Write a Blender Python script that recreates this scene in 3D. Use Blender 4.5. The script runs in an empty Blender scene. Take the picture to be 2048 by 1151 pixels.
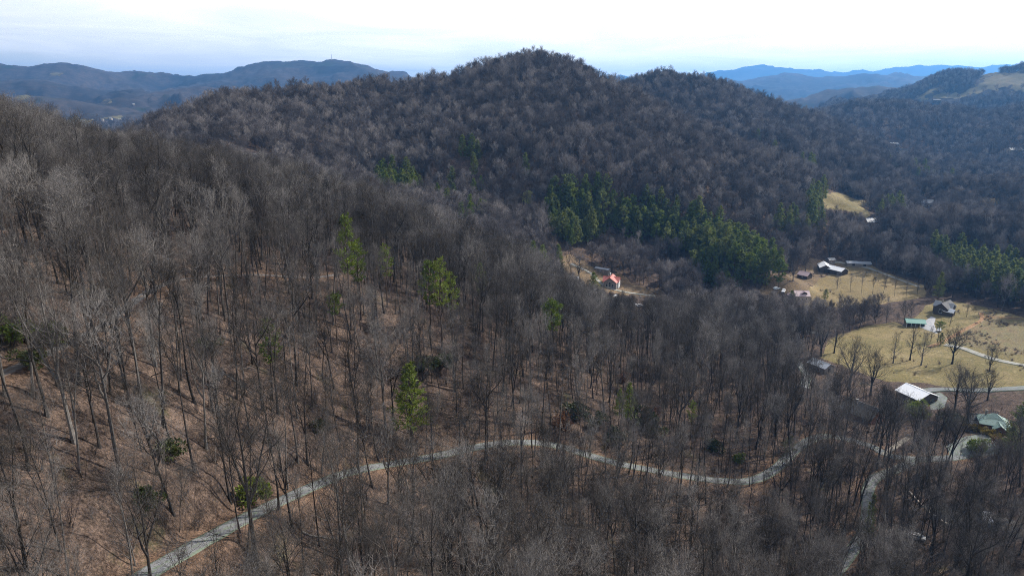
import bpy, math, random
import numpy as np
from mathutils import Vector, Matrix

# ------------------------------------------------------------------ camera, sky, sun, exposure
scene = bpy.context.scene
C = scene.collection
R = math.radians
CAMZ = 150.0
FPX = 1400.0                       # focal length in photo pixels (2048 wide)
PITCH = math.atan((575.5 - 190.0) / FPX)

cam_data = bpy.data.cameras.new('camera')
cam_data.sensor_width = 36.0
cam_data.lens = FPX / 2048.0 * 36.0
cam_data.clip_start = 1.0
cam_data.clip_end = 80000.0
cam = bpy.data.objects.new('camera', cam_data)
C.objects.link(cam)
cam.location = (0, 0, CAMZ)
cam.rotation_euler = (R(90) - PITCH, 0, 0)
scene.camera = cam

SUN_AZ, SUN_EL = R(64), R(39)      # to the right of the view, ahead of the camera
sun_dir = Vector((math.sin(SUN_AZ) * math.cos(SUN_EL), math.cos(SUN_AZ) * math.cos(SUN_EL), math.sin(SUN_EL)))

CLOUD_BACK, CLOUD_SUN = 7.6, 17.0    # cloud radiance away from and toward the sun, before the background strength
world = bpy.data.worlds.new('World')
scene.world = world
world.use_nodes = True
wt = world.node_tree
for n in list(wt.nodes):
    wt.nodes.remove(n)
wo = wt.nodes.new('ShaderNodeOutputWorld')
wb = wt.nodes.new('ShaderNodeBackground')
wb.inputs['Strength'].default_value = 0.10
sky = wt.nodes.new('ShaderNodeTexSky')
sky.sky_type = 'NISHITA'
sky.sun_disc = False
sky.sun_elevation = SUN_EL
sky.sun_rotation = SUN_AZ
sky.altitude = 900
sky.air_density = 1.0
sky.dust_density = 1.2
sky.ozone_density = 1.0
tc = wt.nodes.new('ShaderNodeTexCoord')
# thin high cloud: directions projected on a flat cloud deck
sep = wt.nodes.new('ShaderNodeSeparateXYZ')
wt.links.new(tc.outputs['Generated'], sep.inputs[0])
zc = wt.nodes.new('ShaderNodeMath'); zc.operation = 'ADD'; zc.inputs[1].default_value = 0.07
zm = wt.nodes.new('ShaderNodeMath'); zm.operation = 'MAXIMUM'; zm.inputs[1].default_value = 0.03
wt.links.new(sep.outputs['Z'], zc.inputs[0]); wt.links.new(zc.outputs[0], zm.inputs[0])
dx = wt.nodes.new('ShaderNodeMath'); dx.operation = 'DIVIDE'
dy = wt.nodes.new('ShaderNodeMath'); dy.operation = 'DIVIDE'
wt.links.new(sep.outputs['X'], dx.inputs[0]); wt.links.new(zm.outputs[0], dx.inputs[1])
wt.links.new(sep.outputs['Y'], dy.inputs[0]); wt.links.new(zm.outputs[0], dy.inputs[1])
cmb = wt.nodes.new('ShaderNodeCombineXYZ')
wt.links.new(dx.outputs[0], cmb.inputs[0]); wt.links.new(dy.outputs[0], cmb.inputs[1])
cn = wt.nodes.new('ShaderNodeTexNoise')
cn.inputs['Scale'].default_value = 0.7
cn.inputs['Detail'].default_value = 7
cn.inputs['Roughness'].default_value = 0.6
cn.inputs['Distortion'].default_value = 0.6
wt.links.new(cmb.outputs[0], cn.inputs['Vector'])
cr = wt.nodes.new('ShaderNodeValToRGB')
cr.color_ramp.elements[0].position = 0.36
cr.color_ramp.elements[0].color = (0.68, 0.68, 0.68, 1)
cr.color_ramp.elements[1].position = 0.6
cr.color_ramp.elements[1].color = (0.97, 0.97, 0.97, 1)
wt.links.new(cn.outputs['Fac'], cr.inputs[0])
cm = wt.nodes.new('ShaderNodeMixRGB')
# sunlit thin cloud scatters forward: it brightens smoothly toward the sun
vd = wt.nodes.new('ShaderNodeVectorMath'); vd.operation = 'DOT_PRODUCT'
vn = wt.nodes.new('ShaderNodeVectorMath'); vn.operation = 'NORMALIZE'
wt.links.new(tc.outputs['Generated'], vn.inputs[0])
wt.links.new(vn.outputs[0], vd.inputs[0]); vd.inputs[1].default_value = tuple(sun_dir)
glow = wt.nodes.new('ShaderNodeMapRange')
glow.interpolation_type = 'SMOOTHSTEP'
glow.inputs['From Min'].default_value = -0.9; glow.inputs['From Max'].default_value = 1.0
glow.inputs['To Min'].default_value = CLOUD_BACK; glow.inputs['To Max'].default_value = CLOUD_SUN
wt.links.new(vd.outputs['Value'], glow.inputs['Value'])
cw = wt.nodes.new('ShaderNodeMixRGB'); cw.blend_type = 'MULTIPLY'; cw.inputs[0].default_value = 1.0
cw.inputs[1].default_value = (1.0, 0.975, 0.94, 1)
wt.links.new(glow.outputs[0], cw.inputs[2])
wt.links.new(cw.outputs[0], cm.inputs[2])
# the sheet is thin: seen steeply it lets the blue through, seen along the horizon it is white
zr = wt.nodes.new('ShaderNodeMapRange'); zr.interpolation_type = 'SMOOTHSTEP'
zr.inputs['From Min'].default_value = 0.10; zr.inputs['From Max'].default_value = 0.75
zr.inputs['To Min'].default_value = 1.0; zr.inputs['To Max'].default_value = 0.22
wt.links.new(sep.outputs['Z'], zr.inputs['Value'])
cv = wt.nodes.new('ShaderNodeMath'); cv.operation = 'MULTIPLY'
wt.links.new(cr.outputs[0], cv.inputs[0]); wt.links.new(zr.outputs[0], cv.inputs[1])
wt.links.new(cv.outputs[0], cm.inputs[0])
wt.links.new(sky.outputs[0], cm.inputs[1])
wt.links.new(cm.outputs[0], wb.inputs['Color'])
wt.links.new(wb.outputs[0], wo.inputs['Surface'])

sun_data = bpy.data.lights.new('sun', 'SUN')
sun_data.energy = 5.0
sun_data.angle = R(0.8)
sun_data.color = (1.0, 0.95, 0.88)
sun = bpy.data.objects.new('sun', sun_data)
C.objects.link(sun)
sun.rotation_euler = (-sun_dir).to_track_quat('-Z', 'Y').to_euler()

scene.view_settings.view_transform = 'Standard'
scene.view_settings.look = 'None'
scene.view_settings.exposure = 0.45
scene.view_settings.gamma = 1.0
scene.view_settings.use_curve_mapping = False
scene.render.engine = 'CYCLES'
cy = scene.cycles
cy.max_bounces = 4
cy.diffuse_bounces = 2
cy.glossy_bounces = 1
cy.transmission_bounces = 2
cy.transparent_max_bounces = 4
cy.volume_bounces = 0
cy.use_adaptive_sampling = True
cy.adaptive_threshold = 0.02
cy.adaptive_min_samples = 24
cy.use_denoising = True
cy.denoiser = 'OPENIMAGEDENOISE'
cy.denoising_prefilter = 'NONE'
cy.filter_width = 1.0
cy.denoising_input_passes = 'RGB_ALBEDO_NORMAL'
cy.caustics_reflective = False
cy.caustics_refractive = False

# ------------------------------------------------------------------ small tools
rng = np.random.default_rng(7)
random.seed(7)

def px_dir(px, py):
    a = (px - 1024.0) / FPX
    b = (py - 575.5) / FPX
    cp, sp = math.cos(PITCH), math.sin(PITCH)
    return np.array((a, cp - b * sp, -sp - b * cp))

def px_at(px, py, D):
    """world point seen at a photo pixel, D metres away over the ground"""
    d = px_dir(px, py)
    k = D / math.hypot(d[0], d[1])
    return np.array((d[0] * k, d[1] * k, CAMZ + d[2] * k))

def to_px(p):
    x, y, z = p[..., 0], p[..., 1], p[..., 2] - CAMZ
    cp, sp = math.cos(PITCH), math.sin(PITCH)
    f = y * cp - z * sp
    u = y * sp + z * cp
    f = np.where(f < 1.0, 1.0, f)
    return 1024 + FPX * x / f, 575.5 - FPX * u / f, f

def hash2(ix, iy, seed):
    h = (ix.astype(np.int64) * 374761393 + iy.astype(np.int64) * 668265263 + seed * 974711) & 0x7fffffff
    h = ((h ^ (h >> 13)) * 1274126177) & 0x7fffffff
    h = h ^ (h >> 16)
    return (h & 0xffff) / 65535.0

def vnoise(x, y, seed=0):
    ix, iy = np.floor(x), np.floor(y)
    fx, fy = x - ix, y - iy
    fx = fx * fx * fx * (fx * (fx * 6 - 15) + 10)
    fy = fy * fy * fy * (fy * (fy * 6 - 15) + 10)
    a, b = hash2(ix, iy, seed), hash2(ix + 1, iy, seed)
    c, d = hash2(ix, iy + 1, seed), hash2(ix + 1, iy + 1, seed)
    return (a + (b - a) * fx) * (1 - fy) + (c + (d - c) * fx) * fy

def fbm(x, y, wl, octaves=4, seed=0, gain=0.5, ridged=False):
    s, amp, tot = 0.0, 1.0, 0.0
    f = 1.0 / wl
    for o in range(octaves):
        n = vnoise(x * f + 17.3 * o, y * f - 9.1 * o, seed + o) * 2 - 1
        if ridged:
            n = 1 - 2 * np.abs(n)
        s = s + n * amp
        tot += amp
        amp *= gain
        f *= 2.03
    return s / tot

def sstep(a, b, x):
    t = np.clip((x - a) / (b - a), 0, 1)
    return t * t * (3 - 2 * t)

# ------------------------------------------------------------------ materials
def new_mat(name):
    m = bpy.data.materials.new(name)
    m.use_nodes = True
    nt = m.node_tree
    b = nt.nodes['Principled BSDF']
    b.inputs['Roughness'].default_value = 0.9
    b.inputs['Specular IOR Level'].default_value = 0.25
    return m, nt, b

def noise_node(nt, scale, detail=4, rough=0.6, coord=None, dist=0.0):
    if coord is None:
        t = nt.nodes.new('ShaderNodeTexCoord')
        coord = t.outputs['Object']
    n = nt.nodes.new('ShaderNodeTexNoise')
    n.inputs['Scale'].default_value = scale
    n.inputs['Detail'].default_value = detail
    n.inputs['Roughness'].default_value = rough
    n.inputs['Distortion'].default_value = dist
    nt.links.new(coord, n.inputs['Vector'])
    return n.outputs['Fac']

def ramp(nt, fac, stops):
    r = nt.nodes.new('ShaderNodeValToRGB')
    e = r.color_ramp.elements
    while len(e) < len(stops):
        e.new(0.5)
    for i, (p, c) in enumerate(stops):
        e[i].position = p
        e[i].color = (*c, 1) if len(c) == 3 else c
    nt.links.new(fac, r.inputs[0])
    return r.outputs[0]

def mix(nt, fac, a, b, mode='MIX'):
    n = nt.nodes.new('ShaderNodeMixRGB')
    n.blend_type = mode
    for i, v in ((0, fac), (1, a), (2, b)):
        if hasattr(v, 'is_linked'):
            nt.links.new(v, n.inputs[i])
        elif isinstance(v, (int, float)):
            n.inputs[i].default_value = v
        else:
            n.inputs[i].default_value = (*v, 1) if len(v) == 3 else v
    return n.outputs[0]

def bump(nt, b, height, strength=0.5, dist=0.2):
    n = nt.nodes.new('ShaderNodeBump')
    n.inputs['Strength'].default_value = strength
    n.inputs['Distance'].default_value = dist
    nt.links.new(height, n.inputs['Height'])
    nt.links.new(n.outputs[0], b.inputs['Normal'])

def rand_out(nt):
    return nt.nodes.new('ShaderNodeObjectInfo').outputs['Random']

def attr_out(nt, name):
    n = nt.nodes.new('ShaderNodeAttribute')
    n.attribute_name = name
    return n.outputs['Fac']

def mat_bark(name, dark, mid, pale, scale=2.0):
    m, nt, b = new_mat(name)
    base = ramp(nt, rand_out(nt), [(0.0, dark), (0.55, mid), (1.0, pale)])
    n = noise_node(nt, scale, 3)
    v = ramp(nt, n, [(0.3, (0.65, 0.65, 0.65)), (0.7, (1.25, 1.22, 1.2))])
    nt.links.new(mix(nt, 1.0, base, v, 'MULTIPLY'), b.inputs['Base Color'])
    return m

def mat_leaf(name, a, c, trans=0.3, scale=0.6):
    m, nt, b = new_mat(name)
    b.inputs['Roughness'].default_value = 0.6
    base = mix(nt, rand_out(nt), a, c)
    n = noise_node(nt, scale, 3)
    v = ramp(nt, n, [(0.3, (0.6, 0.62, 0.55)), (0.7, (1.35, 1.3, 1.1))])
    col = mix(nt, 1.0, base, v, 'MULTIPLY')
    nt.links.new(col, b.inputs['Base Color'])
    t = nt.nodes.new('ShaderNodeBsdfTranslucent')
    nt.links.new(col, t.inputs['Color'])
    mx = nt.nodes.new('ShaderNodeMixShader')
    mx.inputs[0].default_value = trans
    nt.links.new(b.outputs[0], mx.inputs[1])
    nt.links.new(t.outputs[0], mx.inputs[2])
    nt.links.new(mx.outputs[0], nt.nodes['Material Output'].inputs['Surface'])
    return m

def mat_plain(name, col, rough=0.6, metal=0.0, var=0.15, scale=1.5, spec=0.4):
    m, nt, b = new_mat(name)
    b.inputs['Roughness'].default_value = rough
    b.inputs['Metallic'].default_value = metal
    b.inputs['Specular IOR Level'].default_value = spec
    n = noise_node(nt, scale, 5, 0.65)
    lo = tuple(max(0, c * (1 - var)) for c in col)
    hi = tuple(min(1, c * (1 + var)) for c in col)
    nt.links.new(ramp(nt, n, [(0.3, lo), (0.7, hi)]), b.inputs['Base Color'])
    return m

def mesh_obj(name, verts, faces, mat=None, parent=None, smooth=False, link=True):
    me = bpy.data.meshes.new(name)
    me.from_pydata([tuple(map(float, v)) for v in verts], [], faces)
    me.update()
    if smooth:
        me.shade_smooth()
    if mat is not None:
        for mm in (mat if isinstance(mat, (list, tuple)) else [mat]):
            me.materials.append(mm)
    o = bpy.data.objects.new(name, me)
    if link:
        C.objects.link(o)
    if parent is not None:
        o.parent = parent
    return o

def fast_mesh(name, V, Q):
    """V (n,3) floats, Q (m,k) ints with k 3 or 4"""
    me = bpy.data.meshes.new(name)
    V = np.asarray(V, np.float32); Q = np.asarray(Q, np.int32)
    k = Q.shape[1]
    me.vertices.add(len(V)); me.vertices.foreach_set('co', V.ravel())
    me.loops.add(Q.size); me.loops.foreach_set('vertex_index', Q.ravel())
    me.polygons.add(len(Q))
    me.polygons.foreach_set('loop_start', np.arange(0, Q.size, k, dtype=np.int32))
    me.polygons.foreach_set('loop_total', np.full(len(Q), k, np.int32))
    me.update(calc_edges=True)
    return me

def tag(o, label, cat=None, group=None, kind=None):
    o['label'] = label
    if cat: o['category'] = cat
    if group: o['group'] = group
    if kind: o['kind'] = kind
    return o

def empty(name, loc, rz=0.0):
    o = bpy.data.objects.new(name, None)
    o.empty_display_size = 1.0
    C.objects.link(o)
    o.location = tuple(map(float, loc))
    o.rotation_euler = (0, 0, rz)
    return o

# ------------------------------------------------------------------ terrain: control points (photo x, photo y, metres away)
CP = [
 # near slope, bottom edge
 (100,1100,84),(290,1145,86),(0,1000,93),(520,1020,112),(500,1150,94),(800,1100,112),(800,1000,128),(1050,1120,122),
 (1250,1120,137),(1450,1120,153),(1650,1120,172),(1850,1120,186),(2030,1120,192),
 # along the gravel road
 (700,945,136),(870,915,149),(1040,885,166),(1200,920,170),(1300,940,174),(1430,960,182),(1520,955,191),(1600,890,222),(1660,870,238),
 # left contour track and slope
 (20,735,111),(150,680,131),(330,565,172),(470,552,184),(200,850,108),(60,900,101),(400,800,123),(540,700,149),(40,560,147),
 (0,455,176),(120,430,196),(250,470,195),(400,470,215),(550,480,232),
 # middle of the slope and the cove
 (700,600,186),(620,820,142),(850,620,205),(900,700,186),(820,850,158),(1000,780,181),(1130,800,190),(1100,690,222),(1240,820,203),(1000,620,232),
 (1200,700,243),(1300,760,235),(1450,860,218),(1450,760,258),(1600,800,268),
 # crest of the near spur
 (0,362,226),(120,372,240),(260,398,262),(400,418,282),(530,432,302),(640,445,322),(760,475,342),(860,510,352),(960,545,358),(1050,580,362),
 (1150,640,338),(1250,655,345),(1350,650,355),
 # valley floor on the right
 (1222,575,432),(1160,545,450),(1300,590,436),(1450,600,445),(1520,640,388),(1560,690,345),(1650,700,346),(1640,735,322),(1700,660,398),
 (1600,595,458),(1650,550,520),(1740,545,535),(1830,580,492),(1750,620,436),(1830,648,420),(1890,622,447),(1980,625,452),(2048,645,437),
 (1950,690,386),(1850,730,352),(2040,740,352),(1835,800,302),(1720,830,283),(1985,850,285),(1900,790,312),(2045,800,310),
 (1750,900,241),(1850,925,238),(1960,895,258),(2040,930,245),(1800,1000,215),(1950,1040,208),(2040,1060,205),
 # floor behind the near spur, toward the hill
 (500,352,520),(350,352,470),(650,372,520),(800,398,520),(960,440,500),(1060,415,540),(1090,485,475),
 (150,345,420),(0,330,400),
]
cp = np.array([px_at(*c) for c in CP])
extra = np.array([  # ground outside the picture
 (-130,40,92),(-200,120,118),(-260,200,140),(-330,330,128),(-60,20,86),(0,40,72),(0,-60,80),(-120,-60,100),(60,40,56),(120,60,42),(200,100,30),
 (260,150,27),(330,240,24),(420,330,24),(-420,480,70),(150,-40,50),(-300,20,130),(300,20,35),
 (20,80,66),(-25,70,78),(500,500,28),
])
P = np.vstack([cp, extra])
S = 100.0
def U(r2):
    return 0.5 * r2 * np.log(r2 + 1e-9)
def tps_fit(P, lam=0.06):
    n = len(P)
    X = P[:, :2] / S
    r2 = ((X[:, None] - X[None]) ** 2).sum(-1)
    K = U(r2) + lam * np.eye(n)
    A = np.hstack([np.ones((n, 1)), X])
    M = np.block([[K, A], [A.T, np.zeros((3, 3))]])
    w = np.linalg.solve(M, np.concatenate([P[:, 2], np.zeros(3)]))
    return X, w[:n], w[n:]
TX, TW, TA = tps_fit(P)
def tps(x, y):
    out = np.empty(x.shape)
    xf, yf, of = x.ravel() / S, y.ravel() / S, out.ravel()
    for i in range(0, xf.size, 40000):
        a, b = xf[i:i + 40000], yf[i:i + 40000]
        r2 = (a[:, None] - TX[None, :, 0]) ** 2 + (b[:, None] - TX[None, :, 1]) ** 2
        of[i:i + 40000] = U(r2) @ TW + TA[0] + TA[1] * a + TA[2] * b
    return of.reshape(x.shape)

# crest lines: (photo x, photo y of the ground, metres away), slope, rounding
RIDGES = [
 # the wooded hill in the middle and its spurs
 ([(240,318,560),(300,305,575),(390,262,600),(480,228,640),(600,216,680),(700,208,710),(740,192,730),(850,181,740),(940,166,735),(990,152,722),(1040,136,715),(1085,138,715),
   (1150,167,725),(1200,198,740),(1240,238,760),(1300,260,800)], 0.50, 16),
 ([(1060,150,715),(980,215,660),(900,275,610),(820,340,545)], 0.42, 20),
 ([(740,195,730),(650,255,650),(560,310,570)], 0.42, 20),
 ([(1130,160,720),(1190,240,665),(1270,310,620),(1380,370,600)], 0.42, 20),
 ([(480,220,640),(430,270,575),(380,310,520)], 0.42, 20),
 # pine spur
 ([(1080,385,640),(1130,400,600),(1200,407,575),(1300,432,545),(1400,478,515),(1480,520,490),(1545,560,465)], 0.50, 10),
 # second summit on the right of it
 ([(1266,245,850),(1294,188,960),(1330,163,1000),(1395,176,1010),(1440,202,1030),(1500,234,1060),(1600,270,1100),(1690,292,1130)], 0.46, 18),
 ([(1395,175,1010),(1480,270,880),(1560,340,790),(1620,400,700)], 0.36, 30),
 ([(1500,220,1060),(1600,300,930),(1690,360,830)], 0.34, 30),
 # slope beyond the right-hand farm
 ([(1750,480,620),(1860,470,600),(1960,480,585),(2100,510,560)], 0.42, 20),
 ([(1700,420,800),(1850,400,800),(2000,390,800),(2150,400,780)], 0.30, 40),
 ([(1790,318,1080),(1850,345,1000),(1920,375,930)], 0.25, 60),
 ([(2250,180,1500),(2100,270,1250),(2000,330,1100)], 0.34, 50),
 # hills on the right
 ([(1600,262,1500),(1680,228,1500),(1750,213,1480),(1830,216,1480),(1900,228,1480),(1960,260,1450)], 0.34, 50),
 ([(1780,230,2200),(1830,203,2200),(1890,172,2200),(1940,152,2200),(2000,147,2200),(2050,145,2200),(2200,130,2200)], 0.34, 50),
 ([(1830,203,2200),(1900,245,1950),(1960,285,1750)], 0.3, 50),
 ([(2050,148,2200),(2060,220,1900),(2050,280,1650)], 0.3, 50),
 ([(1480,225,3400),(1560,205,3300),(1640,190,3200),(1700,170,3200),(1740,164,3200),(1790,172,3300),(1830,184,3400),(1950,190,3500)], 0.30, 80),
 # blue ranges on the right
 ([(1400,190,6500),(1460,170,6500),(1530,150,6500),(1600,148,6600),(1660,147,6600),(1720,146,6600),(1800,153,6600),(1900,152,6600),(2000,146,6500),(2150,150,6500)], 0.24, 150),
 ([(1250,165,12500),(1330,165,12500),(1430,156,12500),(1490,143,12500),(1545,131,12500),(1580,134,12500),(1610,138,12600),(1660,141,12600),(1720,136,12800),
   (1790,138,13000),(1850,141,13000),(1900,136,13000),(2000,140,13000),(2048,128,13000),(2150,125,13000)], 0.22, 220),
 ([(1225,157,13000),(1250,155,13000),(1275,158,13000)], 0.2, 200),
 # blue mountains on the left
 ([(-150,150,5200),(-40,138,5200),(0,134,5200),(50,137,5200),(70,143,5200),(130,128,5200),(170,136,5200),(200,151,5300),(235,161,5300),(300,142,5300),(320,142,5300),(350,147,5300),
   (390,158,5400),(425,162,5400),(440,145,5300),(490,143,5200),(515,132,5000),(555,120,4900),(600,117,4900),(640,122,4900),(665,116,4900),(690,124,4900),(725,172,4900),(760,200,4900),(900,225,4900)], 0.30, 60),
 ([(-120,178,3900),(0,167,3900),(60,164,3900),(120,179,3900),(190,197,3900),(260,208,3800)], 0.34, 30),
 ([(190,222,2900),(260,198,3200),(330,180,3400),(400,171,3500),(470,179,3500),(560,192,3400)], 0.34, 30),
 ([(-60,205,2900),(60,194,2900),(120,199,2900),(180,216,2800),(230,236,2700)], 0.3, 30),
 ([(-80,172,4300),(20,165,4300),(60,160,4200),(110,178,4000),(180,200,3700),(230,222,3300)], 0.26, 60),
 ([(235,155,5200),(250,175,4600),(280,190,4200),(300,205,3800)], 0.24, 60),
 ([(440,150,5200),(420,163,4700),(370,170,4400),(320,178,4100),(290,195,3700),(270,215,3300)], 0.24, 60),
 ([(600,130,4900),(560,160,4300),(480,180,3900),(400,195,3500),(360,210,3100)], 0.24, 60),
 ([(560,180,3200),(480,195,2900),(420,210,2700),(380,225,2500)], 0.22, 50),
 ([(0,205,3200),(80,200,3100),(140,215,2900),(200,228,2700)], 0.2, 50),
]

def ridge_height(x, y, pts, slope, rnd, cut):
    W = np.array([px_at(*p) for p in pts])
    best = np.full(x.shape, -1e9)
    # gullies run down the flank, more strongly lower down
    for a, b in zip(W[:-1], W[1:]):
        ab = b[:2] - a[:2]
        L2 = (ab ** 2).sum()
        t = np.clip(((x - a[0]) * ab[0] + (y - a[1]) * ab[1]) / L2, 0, 1)
        cx, cyy = a[0] + t * ab[0], a[1] + t * ab[1]
        d = np.hypot(x - cx, y - cyy)
        hh = a[2] + t * (b[2] - a[2]) - slope * (np.sqrt(d * d + rnd * rnd) - rnd)
        best = np.maximum(best, hh)
    return best

def smax(a, b, k):
    h = np.clip(0.5 + 0.5 * (a - b) / k, 0, 1)
    return b + (a - b) * h + k * h * (1 - h)

def raw_height(x, y):
    r = np.hypot(x, y)
    near = np.full(x.shape, 40.0)
    m = r < 1000
    near[m] = np.maximum(tps(x[m], y[m]), 18)
    b = sstep(520, 900, r)
    floor = 42 + 10 * fbm(x, y, 900, 3, 5)
    h = near * (1 - b) + floor * b
    far = sstep(400, 3000, r)
    wx = x + (10 + 120 * far) * fbm(x, y, 90 + 700 * far.mean(), 3, 21)
    wy = y + (10 + 120 * far) * fbm(x, y, 90 + 700 * far.mean(), 3, 31)
    for i, (pts, s, rnd) in enumerate(RIDGES):
        D = np.mean([p[2] for p in pts])
        sub = r > 330
        q = ridge_height(x[sub], y[sub], pts, s, rnd, 0)
        g = fbm(wx[sub], wy[sub], 0.10 * D + 30, 4, 50 + i, 0.5, True)
        base = 40.0
        # erosion: gullies deepen between crest and foot
        top = CAMZ + max((190 - p[1]) / FPX * p[2] for p in pts)
        frac = np.clip((q - base) / max(top - base, 60.0), -0.2, 1)
        amp = ((0.027 if D < 1200 else 0.019) * D) * np.clip(1 - frac * 0.85, 0.12 if D < 3000 else 0.26, 1.0)
        q = q + g * np.minimum(amp, 100) * (1.0 if D < 2000 else 1.4) - np.minimum(amp, 100) * 0.4
        if D < 1100:      # the creek and the farms keep the foot of the slopes off the valley floor
            q = q - 0.7 * np.maximum(0, (462 if i == 5 else 545) - r[sub])
        h[sub] = smax(q, h[sub], 6 + 0.004 * D)
    return h

AZ = np.concatenate([np.linspace(-180, -46, 46)[:-1], np.arange(-46, 46.01, 0.15), np.linspace(46, 180, 46)[1:]])
AZ = np.radians(AZ)
RR = np.concatenate([np.linspace(10, 60, 22)[:-1], np.exp(np.arange(math.log(60), math.log(720), 0.0056)),
                     np.exp(np.arange(math.log(720), math.log(2600), 0.009)), np.exp(np.linspace(math.log(2600), math.log(15500), 130))])
AG, RG = np.meshgrid(AZ, RR)            # rows = rings
GX, GY = RG * np.sin(AG), RG * np.cos(AG)
GH = raw_height(GX, GY)
GH += 0.35 * fbm(GX, GY, 14, 3, 90) * (1 - sstep(300, 600, RG))
# a far wood's canopy is part of the relief where single trees are no longer built
GH += sstep(1500, 2200, RG) * 5.0 * fbm(GX, GY, 26, 2, 95)

def hgt(x, y):
    """terrain height under (x, y), read off the terrain mesh grid"""
    x = np.atleast_1d(np.asarray(x, float)); y = np.atleast_1d(np.asarray(y, float))
    a = np.arctan2(x, y); r = np.clip(np.hypot(x, y), RR[0], RR[-1] - 1)
    i = np.clip(np.searchsorted(AZ, a) - 1, 0, len(AZ) - 2)
    j = np.clip(np.searchsorted(RR, r) - 1, 0, len(RR) - 2)
    u = (a - AZ[i]) / (AZ[i + 1] - AZ[i]); v = (r - RR[j]) / (RR[j + 1] - RR[j])
    return ((GH[j, i] * (1 - u) + GH[j, i + 1] * u) * (1 - v) + (GH[j + 1, i] * (1 - u) + GH[j + 1, i + 1] * u) * v)

def ground_at(px, py, dmin=40.0, dmax=9000.0):
    """where the sight line through a photo pixel meets the ground"""
    d = px_dir(px, py)
    k = math.hypot(d[0], d[1])
    D = np.exp(np.linspace(math.log(dmin), math.log(dmax), 5000))
    x, y = d[0] / k * D, d[1] / k * D
    z = CAMZ + d[2] / k * D
    under = np.nonzero(z <= hgt(x, y))[0]
    q = under[0] if len(under) else len(D) - 1
    return np.array((x[q], y[q], float(hgt(x[q], y[q])[0])))

# ------------------------------------------------------------------ ground sheets: roads, tracks, fields
def smooth_line(pts, step):
    pts = np.asarray(pts, float)
    P_ = np.vstack([2 * pts[0] - pts[1], pts, 2 * pts[-1] - pts[-2]])
    out = []
    for i in range(1, len(P_) - 2):
        a, b, c, d = P_[i - 1], P_[i], P_[i + 1], P_[i + 2]
        n = max(2, int(np.linalg.norm(c - b) / step))
        for k in range(n):
            t = k / n
            out.append(0.5 * ((2 * b) + (c - a) * t + (2 * a - 5 * b + 4 * c - d) * t * t + (3 * b - a - 3 * c + d) * t ** 3))
    out.append(pts[-1])
    return np.array(out)

def px_line(pix, step=1.5):
    return smooth_line([ground_at(*p)[:2] for p in pix], step)

ROAD_PX = [(180,1230),(290,1146),(400,1086),(520,1022),(610,980),(700,944),(790,927),(870,914),(950,894),(1040,883),(1120,892),(1200,918),(1300,940),(1430,961),(1500,962),
           (1555,935),(1595,895),(1640,872),(1680,876),(1740,893),(1780,912),(1850,918),(1920,912),(1975,893)]
TRACK_PX = [(-120,800),(0,745),(80,715),(150,682),(205,655),(260,610),(320,572),(365,558),(430,552),(520,548),(600,556),(680,552)]
DRIVE_PX = [(1640,1180),(1690,1120),(1725,1070),(1735,1020),(1735,985),(1750,955),(1790,940),(1830,920)]
road_lines = [(px_line(ROAD_PX), 1.9, 'road'), (px_line(TRACK_PX), 1.4, 'track'), (px_line(DRIVE_PX), 1.8, 'drive')]

# cut a level bench into the hillside for every road
verge = np.zeros(GH.shape)
ii = np.nonzero((RG < 330) & (RG > 55) & (np.abs(AG) < R(45)))
gx, gy = GX[ii], GY[ii]
for line, half, _ in road_lines:
    lz = hgt(line[:, 0], line[:, 1])
    k = np.ones(15) / 15
    lz = np.convolve(np.pad(lz, 7, mode='edge'), k, 'valid')
    tg = np.gradient(line, axis=0); sl = np.linalg.norm(tg, axis=1); tg = tg / sl[:, None]
    lg = np.gradient(lz) / sl
    lo, hi = line.min(0) - 14, line.max(0) + 14
    sel = np.nonzero((gx > lo[0]) & (gx < hi[0]) & (gy > lo[1]) & (gy < hi[1]))[0]
    coarse = line[::4]
    for s0 in range(0, len(sel), 20000):
        s = sel[s0:s0 + 20000]
        d2 = (gx[s, None] - line[None, :, 0]) ** 2 + (gy[s, None] - line[None, :, 1]) ** 2
        j = d2.argmin(1)
        d = np.sqrt(d2[np.arange(len(s)), j])
        w = 1 - sstep(half + 0.6, half + 4.5, d)
        cur = GH[ii[0][s], ii[1][s]]
        GH[ii[0][s], ii[1][s]] = cur * (1 - w) + (lz[j] + lg[j] * ((gx[s] - line[j, 0]) * tg[j, 0] + (gy[s] - line[j, 1]) * tg[j, 1])) * w
        vg = (1 - sstep(half + 0.3, half + 3.2, d))
        verge[ii[0][s], ii[1][s]] = np.maximum(verge[ii[0][s], ii[1][s]], vg)

def inside(poly, x, y):
    poly = np.asarray(poly)
    c = np.zeros(x.shape, bool)
    j = len(poly) - 1
    for i in range(len(poly)):
        xi, yi = poly[i]; xj, yj = poly[j]
        hit = ((yi > y) != (yj > y)) & (x < (xj - xi) * (y - yi) / (yj - yi + 1e-12) + xi)
        c ^= hit
        j = i
    return c

def px_poly(pix, dmin=40):
    return np.array([ground_at(p[0], p[1], dmin)[:2] for p in pix])

def poly_dist(poly, x, y):
    best = np.full(x.shape, 1e9)
    for a, b in zip(poly, np.roll(poly, -1, 0)):
        ab = b - a
        t = np.clip(((x - a[0]) * ab[0] + (y - a[1]) * ab[1]) / ((ab ** 2).sum() + 1e-9), 0, 1)
        best = np.minimum(best, np.hypot(x - a[0] - t * ab[0], y - a[1] - t * ab[1]))
    return best

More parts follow.
